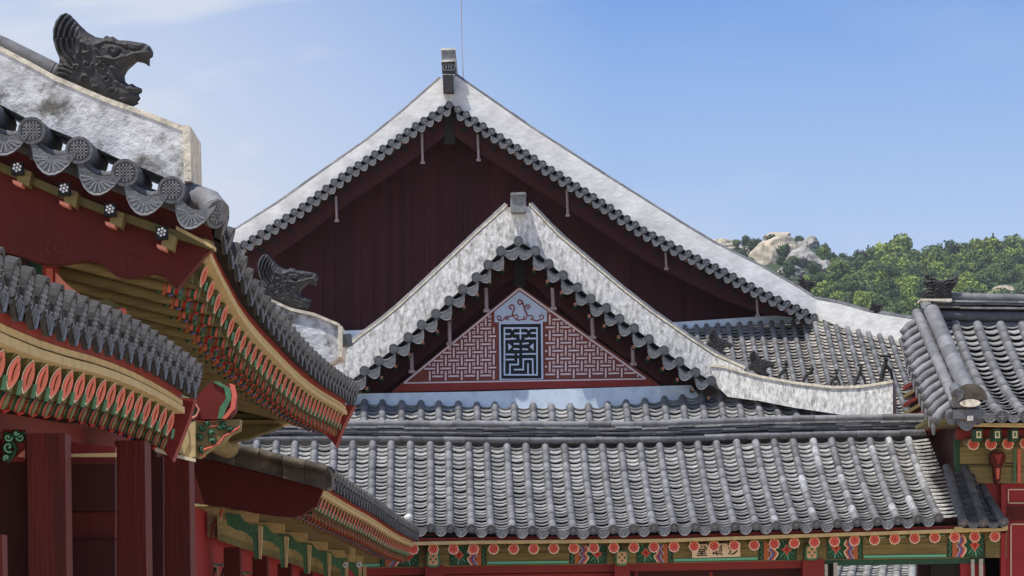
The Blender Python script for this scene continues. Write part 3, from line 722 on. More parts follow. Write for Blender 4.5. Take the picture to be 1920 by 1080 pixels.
for x,x2 in zip(X_,X_[1:]): b.face([P(x,ip(tbT,x)-1,40.0),P(x2,ip(tbT,x2)-1,40.0),P(x2,ip(tbT,x2)-14,40.8),P(x,ip(tbT,x)-14,40.8)],'olive_dark')
b.build('soffit',gal)
b=MB(); strip(b,f_(tbT,3),f_(bbT),40.55,40.8,'olive'); beam=b.build('painted_beam',gal)
b=MB(); strip(b,f_(tbT,3),f_(tbT,8),40.5,40.56,'olive_dark'); strip(b,f_(tbT,21),f_(tbT,22),40.54,40.56,'olive_dark'); b.build('beam_seam',beam)
# flower rafter ends
fl=None; fx=[666,700,738,775]+[775+37.6*k for k in range(1,30)]
def flower_mesh(name,parent,loc,r,tail=.5):
    b=MB(); b.tube([V((0,0,0)),V((0,tail,0.08))],r*.93,'olive',n=14)
    ring=lambda q,y,ph=0,n=24,w_=0:[V((math.cos(t)*(q+w_*math.cos(8*t)),y,math.sin(t)*(q+w_*math.cos(8*t)))) for t in [2*math.pi*i/n for i in range(n)]]
    b.grid([ring(r*.93,.0),ring(r*.98,-.006,n=24,w_=r*.05),ring(r*.92,-.008,w_=r*.05)],'cream',False,close=True); b.face(ring(r*.92,-.008,w_=r*.05)[::-1],'cream')
    b.face(ring(r*.86,-.010,w_=r*.04)[::-1],'salmon')
    for k in range(8):
        a=2*math.pi*(k+.5)/8; d=V((math.cos(a),0,math.sin(a))); q=V((-d.z,0,d.x)); b.face([d*r*.12+V((0,-.013,0)),d*r*.5-q*r*.09+V((0,-.013,0)),d*r*.84+V((0,-.013,0)),d*r*.5+q*r*.09+V((0,-.013,0))],'deep_red')
    b.face([V((math.cos(t)*r*.16,-.016,math.sin(t)*r*.16)) for t in [-2*math.pi*i/8 for i in range(8)]],'deep_red')
    return b.build(name,parent,loc=loc)
for x in fx:
    L_=P(x,ip(ffT,x),40.0)
    if fl is None: fl=flower_mesh('flower_rafter_end',gal,L_,.082)
    else: clone(fl,gal,L_)
# painted motif squares on the beam
def motif(parent,x0,x1,mir,Yq=40.545):
    b=MB(); c=(x0+x1)/2; yt_=ip(tbT,c)+5; yb_=ip(bbT,c)-1; H=yb_-yt_; W=x1-x0
    s=-1 if mir else 1
    def q(u,v): return (c+s*(u-.5)*W, yt_+v*H)
    def poly(pts,m,k): b.pp([q(*p) for p in (pts if s>0 else pts[::-1])],Yq-.003*k,Yq,m)
    poly([(0,0),(1,0),(1,1),(0,1)],'black',1)
    poly([(.01,.02),(.50,.02),(.50,.98),(.01,.98)],'green_dark',2)
    for k in range(14):
        a=math.radians(-175+ 350*k/13+ 5); dx,dy=math.cos(a)*.22,math.sin(a)*.44
        poly([(.26+dx*.35-dy*.04,.5+dy*.35),(.26+dx*.35+dy*.04,.5+dy*.35),(.26+dx*1.05+.012,.5+dy*1.05),(.26+dx*1.05-.012,.5+dy*1.05)],'green' if k%2 else 'teal_line',3)
    poly([(.26,.22),(.31,.38),(.40,.5),(.31,.62),(.26,.78),(.21,.62),(.12,.5),(.21,.38)],'salmon',4)
    poly([(.26,.32),(.29,.46),(.35,.5),(.29,.54),(.26,.68),(.23,.54),(.17,.5),(.23,.46)],'deep_red',5)
    def zig(u0,w_,m,k):
        pts=[(u0+.10,0.02),(u0+.02,.25),(u0,.35),(u0+.09,.5),(u0,.65),(u0+.02,.78),(u0+.10,.98)]
        poly(pts+[(x+w_,y) for x,y in pts[::-1]],m,k)
    poly([(.72,.02),(.86,.02),(.86,.98),(.72,.98)],'orange',3)
    zig(.47,.05,'cream',4); zig(.51,.07,'salmon',5); zig(.57,.05,'blue_paint',6); zig(.61,.06,'purple',7); zig(.66,.015,'cream',8)
    poly([(.86,.02),(.885,.02),(.885,.98),(.86,.98)],'green_dark',4)
    pts=[(.90+.02*math.sin(k*1.9),.02+.96*k/12) for k in range(13)]; poly(pts+[(x+.04,y) for x,y in pts[::-1]],'green',5)
    poly([(.96,.02),(.99,.02),(.99,.98),(.96,.98)],'green_dark',4)
    b.build('painted_motif',beam)
for x0,x1,mi in ((712,785,1),(843,912,0),(1068,1138,1),(1193,1262,0),(1422,1494,1),(1550,1618,0),(1776,1846,1)): motif(gal,x0,x1,mi)
for x0,x1 in ((600,712),(914,1066),(1264,1421),(1620,1774)):
    b=MB(); strip(b,f_(bbT,-7.5),f_(bbT,-3),40.53,40.56,'teal_line',x0=x0,x1=x1); strip(b,f_(bbT,-3),f_(bbT,-1.6),40.535,40.56,'green_dark',x0=x0,x1=x1); b.build('beam_line',beam)
b=MB()
strip(b,f_(tbT,6.5),f_(tbT,9.5),40.535,40.56,'green_light',x0=1620,x1=1774)
b.build('beam_line',beam)
# bracket blocks over the posts
for x in (812,1166,1522):
    b=MB(); c=ip(ffT,x); b.pp([(x-10,c+5),(x+10,c+5),(x+12,c+10),(x+12,c+28),(x+8,c+33),(x-8,c+33),(x-12,c+28),(x-12,c+10)],40.2,40.6,'green')
    b.pp([(x-7.5,c+8),(x+7.5,c+8),(x+9,c+12),(x+9,c+27),(x+6,c+30),(x-6,c+30),(x-9,c+27),(x-9,c+12)],40.19,40.2,'tan')
    for i in range(3):
        for j in range(3): b.pp([(x-6+i*5,c+11+j*6),(x-3+i*5,c+11+j*6),(x-3+i*5,c+14.5+j*6),(x-6+i*5,c+14.5+j*6)],40.183,40.19,'green_dark' if (i+j)%2 else 'salmon_edge')
    b.build('beam_bracket',gal)
b=MB(); b.pp([(1848,1012),(1866,1010),(1866,1045),(1848,1046)],40.5,40.6,'olive_dark'); b.build('beam_end',beam)
# lintel, posts, wall, opening
b=MB(); strip(b,f_(bbT,0),f_(bbT,14),40.62,40.85,'red_paint',x0=600,x1=1503); b.build('lintel',gal)
b=MB(); strip(b,f_(bbT,0),f_(bbT,10),40.60,40.85,'green_dark',x0=1546,x1=1846); b.build('lintel',gal)
zc=lambda p:p
def post(b,x0,x1,ytop,Y0,Y1,m,zb=0):
    a=P(x0,ytop,Y0); c=P(x1,ytop,Y0); b.prism([a,c,V((c.x,Y0,zb)),V((a.x,Y0,zb))],(0,Y1-Y0,0),m)
for x0,x1 in ((797,832),(1152,1181),(1505,1546)):
    b=MB(); post(b,x0,x1,ip(bbT,x0)-2,40.5,40.9,'red_paint'); b.build('post',gal)
b=MB(); post(b,1846,1880,1046,40.62,40.9,'dark_inside'); b.build('post',gal)
b=MB(); a=P(560,1066,40.9); c=P(1506,1060,40.9); b.prism([a,c,V((c.x,40.9,0)),V((a.x,40.9,0))],(0,.15,0),'maroon_deep'); wall=b.build('wall_panel',gal)
b=MB()
for x in (555,1190,1330,): 
    a=P(x,1072,40.86); b.abox(a.x,a.x+.05,40.86,40.9,0,a.z,'red_paint')
a=P(835,1078,40.8); c=P(1150,1074,40.8); b.box(a,c-a,(0,.08,0),(0,0,-.9),'red_board'); b.build('wall_frame',gal)
for x0,x1,y in ((1545,1552,1058),(1563,1570,1055),(1821,1827,1049),(1836,1843,1048)):
    b=MB(); post(b,x0,x1,y,40.5,40.56,'wood_strip'); b.build('door_strip',gal)
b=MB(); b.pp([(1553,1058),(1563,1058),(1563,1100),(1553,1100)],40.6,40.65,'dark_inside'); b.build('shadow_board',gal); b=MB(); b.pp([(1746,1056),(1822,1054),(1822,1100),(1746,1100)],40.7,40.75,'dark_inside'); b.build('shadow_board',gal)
# signboard hung on the beam
b=MB(); b.pp([(1297,1021),(1388,1018),(1388,1043.5),(1298,1046)],40.44,40.5,'salmon_edge'); M['sign']=None
sg=b.build('signboard',None); sg.data.materials[0]=mat('sign_wood',srgb(240,216,186),.7,noise=.06,nscale=10)
tag(sg,'cream wooden name board with three brushed characters on the gallery beam','signboard')
for ch,x,y,sz in (('堂',1316,1041,.17),('頌',1345,1040,.17),('沙',1375,1038.5,.17)):
    c=bpy.data.curves.new('sign_character','FONT'); c.body=ch; c.size=sz; c.align_x='CENTER'; c.extrude=.002; c.offset=.0025
    o=bpy.data.objects.new('sign_character',c); COL.objects.link(o); dg=bpy.context.evaluated_depsgraph_get(); me=bpy.data.meshes.new_from_object(o.evaluated_get(dg)); bpy.data.objects.remove(o)
    me.materials.clear(); me.materials.append(M['ink']); o=bpy.data.objects.new('sign_character',me); COL.objects.link(o); o.parent=sg; o.rotation_euler=(math.pi/2,0,0); o.location=P(x,y,40.435)
# round finial ball & little flood light
b=MB()
c=P(766,972,39.9); n=8
b.grid([[c+V((math.cos(t)*math.sin(f)*.07,math.sin(t)*math.sin(f)*.07,math.cos(f)*.07)) for t in [2*math.pi*i/12 for i in range(12)]] for f in [math.pi*k/7 for k in range(8)]],'bleached_tile',True,close=True)
b.tube([c-V((0,0,.06)),c-V((0,0,.22))],.03,'tile_end'); o=b.build('ball_finial',gal)

# =====================================================================
# RIGHT HALL
# =====================================================================
rh=thing('right_hall','grey tiled hall at the right edge with horned beast figure and red wall','building',(8.5,42,0))
def rE(u): return P(1878+45.5*u,787-abs(u)*.2,38.6)
def rT(u): return P(1789+42*u,612,42)
b=MB(); roof(b,rE,rT,-1,9,rr=.082,pl=.165,tl=.33,sag=.16,lip=.07,ps=.055,dh=.11,detail=0); b.build('roof_tiles',rh)
# descending ridge: two big rolls
def rp(t,dx=0,dz=0):
    a=P(1743,575,42.0); m_=P(1775,650,40.3); c=P(1818,742,38.25)
    p=a*(1-t)**2+2*t*(1-t)*m_+c*t*t
    return p+V((dx,0,dz))
b=MB(); course(b,None,None,.13,.42,'tile',curve=[rp(k/12) for k in range(13)],n=12); course(b,None,None,.085,.40,'tile',curve=[rp(k/12,-.2,-.10) for k in range(13)],n=10)
course(b,None,None,.10,.36,'tile_pan',kind=.03,curve=[rp(k/12,-.08,-.16) for k in range(13)])
b.build('descending_ridge',rh)
e=rp(1); b=MB()
b.prism([e+V((math.cos(t)*.25,-.05,math.sin(t)*.23-.06)) for t in [math.pi*k/12 for k in range(13)]],(0,.12,0),'verge_tile'); o=b.build('ridge_end_cap',rh)
b=MB(); b.prism([e+V((math.cos(t)*.15,-.06,-.11+math.sin(t)*.055)) for t in [2*math.pi*k/14 for k in range(14)]],(0,.1,0),'plaster_edge'); b.abox(e.x-.24,e.x+.22,e.y-.02,e.y+.1,e.z-.33,e.z-.2,'tile_end'); b.abox(e.x-.04,e.x+.04,e.y-.04,e.y,e.z-.36,e.z-.29,'plaster_aged'); b.build('end_plaster',rh)
b=MB()
for px,py in ((1786,783),(1833,783)):
    c=P(px,py,38.3); b.tube([c,c+V((0,.6,.2))],.10,'tile_end'); disc(b,c,(0,-1,0),(0,0,1),.105,detail=1)
drip(b,P(1812,790,38.3),V((1,0,0)),V((0,0,1)),V((0,-1,0)),.34,.14,detail=1); c=P(1795,740,38.2); b.tube([c,c+V((.02,.3,.12))],.09,'tile_end'); disc(b,c,(-.5,-1,0),(0,0,1),.09)
b.build('corner_tiles',rh)
# verge rolls hanging over the gable
b=MB(); K=13
for k in range(K):
    t=k/(K-1); yd=41.8-3.3*t
    q=P(1722+68*t,602+152*t,yd); l=P(ip([(0,1694),(.25,1701),(.5,1716),(.75,1732),(1,1752)],t),ip([(0,626),(.25,668),(.5,707),(.75,748),(1,790)],t),yd-.05)
    mid_=q.lerp(l,.62)+V((0,0,.035)); b.tube([q,mid_,l],.074,'tile',n=10,r2=.078); d=(l-q).normalized(); disc(b,l,d,(0,0,1),.085)
    q2=q+V((0,.13,-.05)); l2=l+V((0.02,.13,-.05)); b.box(q2-V((0,.06,0)),l2-q2,(0,.13,0),(0,0,-.03),'tile_pan'); drip(b,l2-V((0,0,.02)),V((0,1,0)),V((0,0,1)),V((-1,0,0)),.26,.12)
b.build('verge_tiles',rh)
b=MB(); a=P(1742,606,42.0); c=P(2300,606,42.0)
b.box(a+V((-.1,.1,-.05)),V((c.x-a.x,0,0)),(0,.25,0),(0,0,.4),'dark_inside')
def hl(y,Yd): return [P(1748,y+1,Yd),P(2250,y+1+7,Yd)]
course(b,*hl(608,41.98),.07,.5,'tile_dark'); course(b,*hl(590,41.95),.085,.5,'tile_dark'); course(b,*hl(578,42.0),.15,.5,'tile_pan',kind=.03,jit=.02); course(b,*hl(572,42.0),.14,.45,'tile_dark',kind=.03,jit=.02); course(b,*hl(567,42.0),.15,.5,'tile_pan',kind=.028,jit=.02); course(b,P(1782,558,42.05),P(2250,566,42.05),.08,.5,'tile',jit=.008)
b.build('ridge_stack',rh)
put(bird_me,'ridge_beast',rh,1763,560,41.9,68,0,label='dark horned beast figure on the ridge end of the right hall')
b=MB(); b.pp([(1727,560),(1785,560),(1785,566),(1727,563)],41.7,42.1,'plaster_edge'); b.pp([(1730,563),(1745,566),(1752,590),(1735,585)],41.75,42.0,'plaster_aged'); b.build('ridge_end_plaster',rh)
# walls
zE=P(1800,800,38.6).z; xw=P(1797,800,40.62).x
b=MB(); b.abox(xw,xw+7,40.62,40.8,0,P(1800,768,40.6).z,'red_wall'); b.build('front_wall',rh)
b=MB(); b.abox(xw,xw+.15,40.8,45,0,P(1800,760,40.6).z,'maroon_deep')
ga=[V((xw+.02,38.9,P(0,815,38.9).z)),V((xw+.02,42.0,P(0,700,42).z)),V((xw+.02,45,P(0,815,38.9).z)),V((xw+.02,45,4)),V((xw+.02,40.8,4)),V((xw+.02,40.8,P(0,800,40.8).z))]
b.prism(ga,(.1,0,0),'olive_dark'); b.build('side_wall',rh)
b=MB()
for k in range(7):
    z=P(1700,700+17*k,42).z; b.abox(xw-.25,xw-.02,40.9,44.6,z-.03,z+.03,'olive' if k%2 else 'red_paint')
b.build('side_beams',rh)
b=MB(); b.abox(xw-.6,xw+7,39,41,P(1800,790,39).z+.05,P(1800,790,39).z+.1,'olive_dark'); b.box(P(1800,798,38.85),P(2100,804,38.85)-P(1800,798,38.85),(0,.12,0),(0,0,.06),'tan'); b.build('soffit',rh)
def rr_(x0,y0,x1,y1,Y0,Y1,m): rbq.pp([(x0,y0),(x1,y0-(x1-x0)*0),(x1,y1),(x0,y1)],Y0,Y1,m)
rbq=MB(); rr_(1800,838,2100,872,40.48,40.6,'olive'); rr_(1800,876,2100,906,40.5,40.6,'olive'); rr_(1800,871,2100,877,40.52,40.6,'olive_dark'); bm=rbq.build('painted_beam',rh)
rbq=MB(); rr_(1800,870,1858,871.5,40.47,40.49,'black'); rr_(1885,868,1900,870,40.47,40.49,'black'); rr_(1797,806,2100,822,40.2,40.6,'red_board'); rr_(1800,822,2100,838,40.5,40.6,'olive_dark')
for x in (1900,1902.5,1908): rr_(x,842,x+(2 if x<1905 else 6),905,40.465,40.48,'green' if x<1905 else 'salmon')
rbq.build('beam_detail',bm)
for x,y in ((1826,833),(1858,832.5),(1890.5,832),(1924,831)): clone(fl,rh,P(x,y,39.9)) if False else None
f2=None
for x,y in ((1825,833),(1858,832.5),(1890,832),(1923,831)):
    if f2 is None: f2=flower_mesh('flower_rafter_end',rh,P(x,y,39.9),.088)
    else: clone(f2,rh,P(x,y,39.9))
g2=None
for x in (1835,1870,1903,1937):
    if g2 is None:
        b=MB(); b.abox(-.055,.055,0,.3,-.085,.085,'green_dark'); b.abox(-.035,.035,-.01,0,-.05,.05,'cream'); b.abox(-.018,.018,-.014,-.01,-.03,.03,'green'); g2=b.build('square_rafter_end',rh,loc=P(x,815,39.2))
    else: clone(g2,rh,P(x,815,39.2))
b=MB(); b.pp([(1862,846),(1882,846),(1886,856),(1884,868),(1878,874),(1876,900),(1870,908),(1866,900),(1864,874),(1858,866),(1858,854)],40.3,40.48,'maroon'); b.pp([(1864,852),(1880,852),(1876,862),(1872,872),(1868,862)],40.28,40.3,'red_board'); b.pp([(1868,878),(1875,878),(1873,898),(1869,898)],40.29,40.3,'salmon'); 

b.build('carved_bracket',rh)
b=MB()
for (x0,y0,x1,y1) in ((1890,917,2000,944),(1895,982,2000,1200)):
    rbq=b; 
    for q in ((x0,y0,x1,y0+1.6),(x0,y1-1.6,x1,y1),(x0,y0,x0+1.6,y1)): rr_(*q,40.6,40.62,'cream')
b.build('panel_outline',rh)
b=MB(); rbq=b; rr_(1876,950,2100,976,40.55,40.62,'maroon'); rr_(1877,908,1886,1300,40.5,40.62,'red_wall'); b.build('wall_frame',rh)
# downpipe-like dark green corner post
b=MB(); post(b,1790,1800,812,40.5,40.62,'green_dark',3.5); b.build('corner_post',rh)
b=MB(); a=P(1742,600,42.0); b.prism([a,V((a.x+8,42,a.z)),V((a.x+8,46,a.z-2.2)),V((a.x,46,a.z-2.2))],(0,0,-.08),'tile_dark'); b.build('back_slope',rh)
# small shaded eave in front of the wall
se=thing('lean_to_roof','small blue-grey tiled lean-to roof in the shade between the gallery end and the red wall','roof',(7.3,40,0))
def sE(u): return P(1806+37*u,984,39.75)
def sT(u): return P(1775+32*u,918 if u>1.6 else 880,40.58)
b=MB(); roof(b,sE,sT,0,2,rr=.07,pl=.12,tl=.3,sag=.05,mr='tile_dark',mp_='tile_dark'); b.build('roof_tiles',se)
b=MB(); b.pp([(1790,988),(1890,986),(1890,993),(1790,995)],39.85,40.5,'tan'); b.build('eave_board',se)
# =====================================================================
# LEFT SIDE: three eaves running away from us
# =====================================================================
def left_eave(parent,Xf,Zf,Y0,Y1,run,rise,side_end=True,rdark=None,detail=1,raf_len=1.15,raf_rise=.27,pw=.012,tr='tile',te='tile_end'):
    "tiled eave along the depth direction; Xf,Zf give its outer top edge by depth"
    n=int(round((Y1-Y0)/.3)); dy=(Y1-Y0)/n
    def E(u): y=Y0+dy*u; return V((Xf(y)-.03,y,Zf(y)-.075))
    def T(u): p=E(u); return p+V((-run,0,rise))
    b=MB(); roof(b,E,T,0,n,rr=.072,pl=.15,tl=.33,sag=.03,detail=detail,em='tile_end_shade',dh=.12,lip=.04,dw=.92,mr=tr,mp_='tile_dark' if te=='tile_end' else te,jit=.014); b.build('roof_tiles',parent)
    def band(name,x0,x1,z0,z1,m,y0=Y0,y1=Y1,par=parent,x0b=None):
        b=MB(); K=max(6,int((y1-y0)/.6)); A=[];B=[];C=[];D=[]
        for k in range(K+1):
            y=y0+(y1-y0)*k/K; X,Z=Xf(y),Zf(y)
            A.append(V((X-x0,y,Z-z0))); B.append(V((X-(x0b if x0b is not None else x0),y,Z-z1))); C.append(V((X-x1,y,Z-z1))); D.append(V((X-x1,y,Z-z0)))
        b.grid([A,B,C,D,A],m,False)
        b.face([A[0],D[0],C[0],B[0]],m); b.face([A[-1],B[-1],C[-1],D[-1]],m)
        return b.build(name,par)
    band('scalloped_board',.10,.2,.10,.150,'red_board'); band('eave_board',.095,.24,.153,.181,'tan'); band('eave_gap',.125,.24,.179,.193,'dark_inside'); band('eave_board',.085,.24,.191,.226,'tan')
    band('rafter_backing',.20,.34,.225,.365,'olive_dark')
    # flying rafters with pointed petals, shared mesh
    b=MB(); s=.115
    b.prism([V((-.13,-s*.7,-.262)),V((-.13,s*.7,-.262)),V((-.17,s*.7,-.395)),V((-.17,-s*.7,-.395))],(-.12,0,0),'olive_dark')
    def petal(k,off,m,zsc=1):
        pts=[(-1+2*i/16,s*k*max(0,1-abs(-1+2*i/16)**2.1)) for i in range(17)]
        f=lambda t,w_:V((-.125-.022*(1+t*zsc)+off,w_,-.328-.066*t*zsc))
        b.grid([[f(t,-w_),f(t,-w_*.5),f(t,0),f(t,w_*.5),f(t,w_)] for t,w_ in pts],m,False)
    petal(1.0,.0,'cream'); petal(.88,.003,'salmon',.90); petal(.22,.008,'orange',.6)
    b.grid([[V((-.150-.012*j/3+.012*math.sin(a)*1,  .15+.024*math.cos(a),-.345-.055*j/3)) for a in [math.pi*q/5 for q in range(6)]] for j in range(4)],'green',True)
    proto=None; rproto=None
    r=MB()
    cols=['green_dark','salmon','green','olive','orange','green_dark','blue_paint','green_light','deep_red','olive','green','salmon','green_dark','orange','olive_dark','green']
    cols=['olive_dark','salmon','green_dark','olive','red_board','olive_dark','blue_paint','green','deep_red','olive','green_dark','salmon','olive_dark','orange','olive_dark','green_dark']
    c0=.176
    for q in range(14):
        w_=pw*(.8+.5*((q*7)%3)); r.tube([V((-c0,0,-.442+(c0-.17)*raf_rise)),V((-c0-w_,0,-.442+(c0+w_-.17)*raf_rise))],.034,cols[q],n=9,caps=(q==0)); c0+=w_
    r.tube([V((-c0,0,-.442+(c0-.17)*raf_rise)),V((-raf_len-.2,0,-.442+(raf_len+.03)*raf_rise))],.036,'olive',n=9)
    for k,(c0,m) in enumerate(((.22,'deep_red'),(.27,'green'),(.33,'blue_paint'),(.37,'orange'),(.41,'green_dark'))):
        r.tube([V((-c0-.01,.02*(-1)**k,-.474+(c0-.17)*raf_rise)),V((-c0-.03,.0,-.484+(c0-.17)*raf_rise))],.010,m,n=5)
    for i in range(n):
        y=Y0+.15+dy*i; L_=V((Xf(y),y,Zf(y)+.035))
        if proto is None: proto=b.build('flying_rafter',parent,loc=L_); rproto=r.build('rafter',parent,loc=L_)
        else: clone(proto,parent,L_); clone(rproto,parent,L_)
    # ceiling boards between the rafters
    b=MB(); K=12; A=[];B=[]
    for k in range(K+1):
        y=Y0+(Y1-Y0)*k/K; X,Z=Xf(y),Zf(y); A.append(V((X-.18,y,Z-.38))); B.append(V((X-raf_len-.25,y,Z-.38+raf_rise*(raf_len+.1))))
    b.grid([A,B],'olive',False); b.build('soffit_boards',parent)
    return band
lh=thing('left_hall','tall near hall at upper left with large dragon head on its weathered white ridge','building',(-3,20,0))
XL=[(16.04,-1.758),(17,-1.726),(19.2,-1.651),(21.7,-1.566),(25.2,-1.448)]
ZL=[(15.6,4.27),(16.04,4.17),(16.7,4.04),(17.7,3.92),(19.2,3.87),(21.7,3.835),(25.15,3.87)]
rollfix=lambda f:f
def mkX(tab): return lambda y:sip(tab,y)
# pixel-traced outer edges -> world
def trace(pix):
    w_=[P(x,y,Yd) for x,y,Yd in pix]; return mkX([(p.y,p.x) for p in w_]),mkX([(p.y,p.z) for p in w_])
XfL,ZfL=trace([(418,412,16.15),(440,462,16.7),(480,540,17.7),(530,605,19.2),(600,680,21.7),(668,733,25.15)])
bandL=left_eave(lh,XfL,ZfL,16.2,25.1,1.4,.55,raf_len=1.3)
# red end boards at the far end of the eave
b=MB(); X,Z=XfL(25.15),ZfL(25.15)
b.prism([V((X-.02,25.15,Z-.13)),V((X-.13,25.15,Z-.33)),V((X-.20,25.15,Z-.52)),V((X-.30,25.15,Z-.40)),V((X-.24,25.15,Z-.13))],(0,.3,0),'red_paint'); b.build('eave_end_board',lh)
# plastered gable ridge (near)
Y=16.1
b=MB(); f=[(-120,40),(-60,62),(0,96),(50,122),(100,150),(200,193),(280,221),(343,246)]; bt=[(346,350),(322,338),(280,320),(233,302),(190,282),(148,262),(100,243),(58,226),(0,196),(-60,165),(-120,140)]
b.pp(f+bt,Y,Y+.52,'plaster_near'); pr=b.build('plaster_ridge',lh)
b=MB()
p=[P(x,y,Y) for x,y in f]
for a,c in zip(p,p[1:]): b.box(a+V((0,-.006,0)),c-a,(0,.54,0),(0,0,.032),'plaster_edge')
a=P(343,246,Y); c=P(346,350,Y); b.box(a+V((0,-.025,.03)),c-a,(.045,.0,0.0),(0,.57,0),'plaster_edge'); b.build('ridge_edge_band',lh)
b=MB(); course(b,None,None,.055,.36,'tile',curve=[P(x,y,Y+.30) for x,y in [(-120,22),(-40,66),(20,92),(70,118),(112,137)]]); b.build('ridge_cap_tiles',lh)
dh=put(dragon_me,'dragon_head',lh,195,202,Y+.26,188,.0,label='large dark clay dragon head facing right on the near ridge end'); 
# big verge tiles in front
b=MB(); pts=[(-118,170),(-30,207),(59,245),(148,281),(234,322),(321,357)]
gable_edge(b,pts,Y-.22,r=.083,dep=.62,detail=2,hang=1.05,wfac=.90,hf=.46)
cc=P(362,392,Y-.2); drip(b,cc,V((.93,0,-.36)),V((.36,0,.93)),V((0,-1,0)),.25,.13,detail=1)
b.build('verge_tiles',lh)
b=MB(); c0=P(345,368,Y-.05); c1=P(398,392,Y-.05); b.tube([P(350,364,Y+.1),P(392,380,Y-.0),P(405,398,Y-.12)],.078,'tile',n=12,r2=.085); disc(b,P(407,402,Y-.13),(.75,-.6,-.35),(0,0,1),.088,detail=1); b.build('corner_tile',lh)
# barge board with cloud-shaped lower edge
b=MB(); topb=[(-120,262),(0,318),(100,362),(200,402),(300,436),(398,466)]; cl=[(385,478),(362,505),(332,541),(318,530),(306,516),(285,511),(262,519),(240,520),(215,515),(200,503),(186,493),(165,488),(140,490),(110,496),(70,492),(40,480),(0,468),(-120,420)]
b.pp(topb+cl,Y+.02,Y+.12,'maroon'); bb=b.build('barge_board',lh)
b=MB()
for cx,cy in ((111,462),(250,486)): b.tube([P(x,y,Y+.018) for x,y in spiral(cx,cy,24,1.7,2.4)],.0035,'spiral_paint',n=5)
b.build('spiral_mark',bb)
b=MB(); 
for a,c in zip(topb,topb[1:]): b.box(P(a[0],a[1]-14,Y-.05),P(c[0],c[1]-14,Y-.05)-P(a[0],a[1]-14,Y-.05),(0,.12,0),(0,0,-.05),'olive_dark')
b.box(P(330,430,Y-.06),P(402,468,Y-.06)-P(330,430,Y-.06),(0,.1,0),(0,0,.022),'tan'); b.build('verge_board',lh)
b=MB(); b.pp([(-120,225),(60,285),(230,345),(395,415),(400,462),(300,430),(100,355),(-120,265)],Y+.04,Y+.1,'maroon'); b.build('verge_backing',lh)
pr_=None
for x,y in ((-52,278),(32,314),(120,353),(206,392),(303,435)):
    L_=P(x,y,Y-.15)
    if pr_ is None:
        b=MB(); b.abox(-.035,.035,0,.04,-.042,.034,'black')
        for k in range(6): a=math.pi/3*k+.3; b.prism([V((math.cos(a)*.0205+math.cos(t)*.0085,-.001,math.sin(a)*.0205+math.sin(t)*.0085)) for t in [k2*1.047 for k2 in range(6)]],(0,-.003,0),'plaster_patch')
        b.prism([V((math.cos(t)*.008,-.001,math.sin(t)*.008)) for t in [k2*1.047 for k2 in range(6)]],(0,-.003,0),'plaster_patch')
        b.box((-.01,.04,-.075),(.07,0,-.03),(0,.12,0),(.018,0,.085),'olive'); b.box((-.035,.04,-.085),(.055,0,-.022),(0,.1,0),(0,0,.02),'salmon_edge')
        pr_=b.build('rafter_tip',lh,loc=L_)
    else: clone(pr_,lh,L_)
# far gable of the same hall
Y=25.6
b=MB(); b.pp([(470,548),(500,563),(545,583),(592,594),(636,613),(636,668),(600,690),(540,640),(470,600)],Y,Y+.5,'plaster_near'); b.build('plaster_ridge',lh)
b=MB(); p=[P(x,y,Y) for x,y in [(500,563),(545,583),(592,594),(637,613)]]
for a,c in zip(p,p[1:]): b.box(a+V((0,-.03,0)),c-a,(0,.55,0),(0,0,.03),'plaster_edge')
a=P(634,612,Y); c=P(634,670,Y); b.box(a+V((0,-.03,0)),c-a,(.04,0,0),(0,.55,0),'plaster_edge'); b.build('ridge_edge_band',lh)
b=MB(); b.tube([P(645,628,Y+.15),P(648,650,Y+.15)],.07,'tile_end'); b.build('ridge_end_tile',lh)
put(dragon_me,'dragon_head',lh,541,584,Y+.25,114,.0,label='smaller dark clay dragon head facing right on the far ridge end')
# body of hall, wall and beams deep under the soffit
b=MB(); b.abox(-7,-3.2,16.9,25.6,0,3.7,'maroon'); b.build('body_wall',lh)
b=MB(); b.prism([V((-3.1,16.6,4.1)),V((-7,16.6,6)),V((-11,16.6,4.1))],(0,9,0),'tile_dark'); b.build('roof_slope',lh)
b=MB()
for Xo,zz,r_ in ((-3.0,3.50,.11),):
    b.tube([V((Xo+.0,16.3,3.47)),V((Xo+.33,25.3,3.47))],r_,'olive',n=12)
b.build('purlin',lh)
# painted brackets seen between the two eaves on the far left
b=MB(); Yb=15.6
b.pp([(-40,455),(30,462),(70,478),(82,500),(78,545),(60,560),(-40,520)],Yb+.9,Yb+1.0,'green_dark'); b.pp([(-40,470),(25,476),(52,492),(60,510),(58,545),(-40,520)],Yb+.88,Yb+.9,'maroon_deep'); b.pp([(80,497),(104,498),(104,545),(92,575),(78,560)],Yb+.8,Yb+.95,'red_board'); b.pp([(86,503),(99,503),(98,545),(90,560)],Yb+.79,Yb+.8,'salmon')
b.pp([(104,510),(122,530),(150,552),(172,575),(120,580),(100,560)],Yb+.8,Yb+.95,'salmon_edge'); b.pp([(150,570),(200,560),(222,572),(236,580),(238,612),(215,612),(180,600)],Yb+.85,Yb+1.0,'olive_dark'); b.pp([(218,580),(233,577),(239,595),(238,612),(212,612)],Yb+.8,Yb+.85,'salmon')
b.build('painted_bracket',lh)
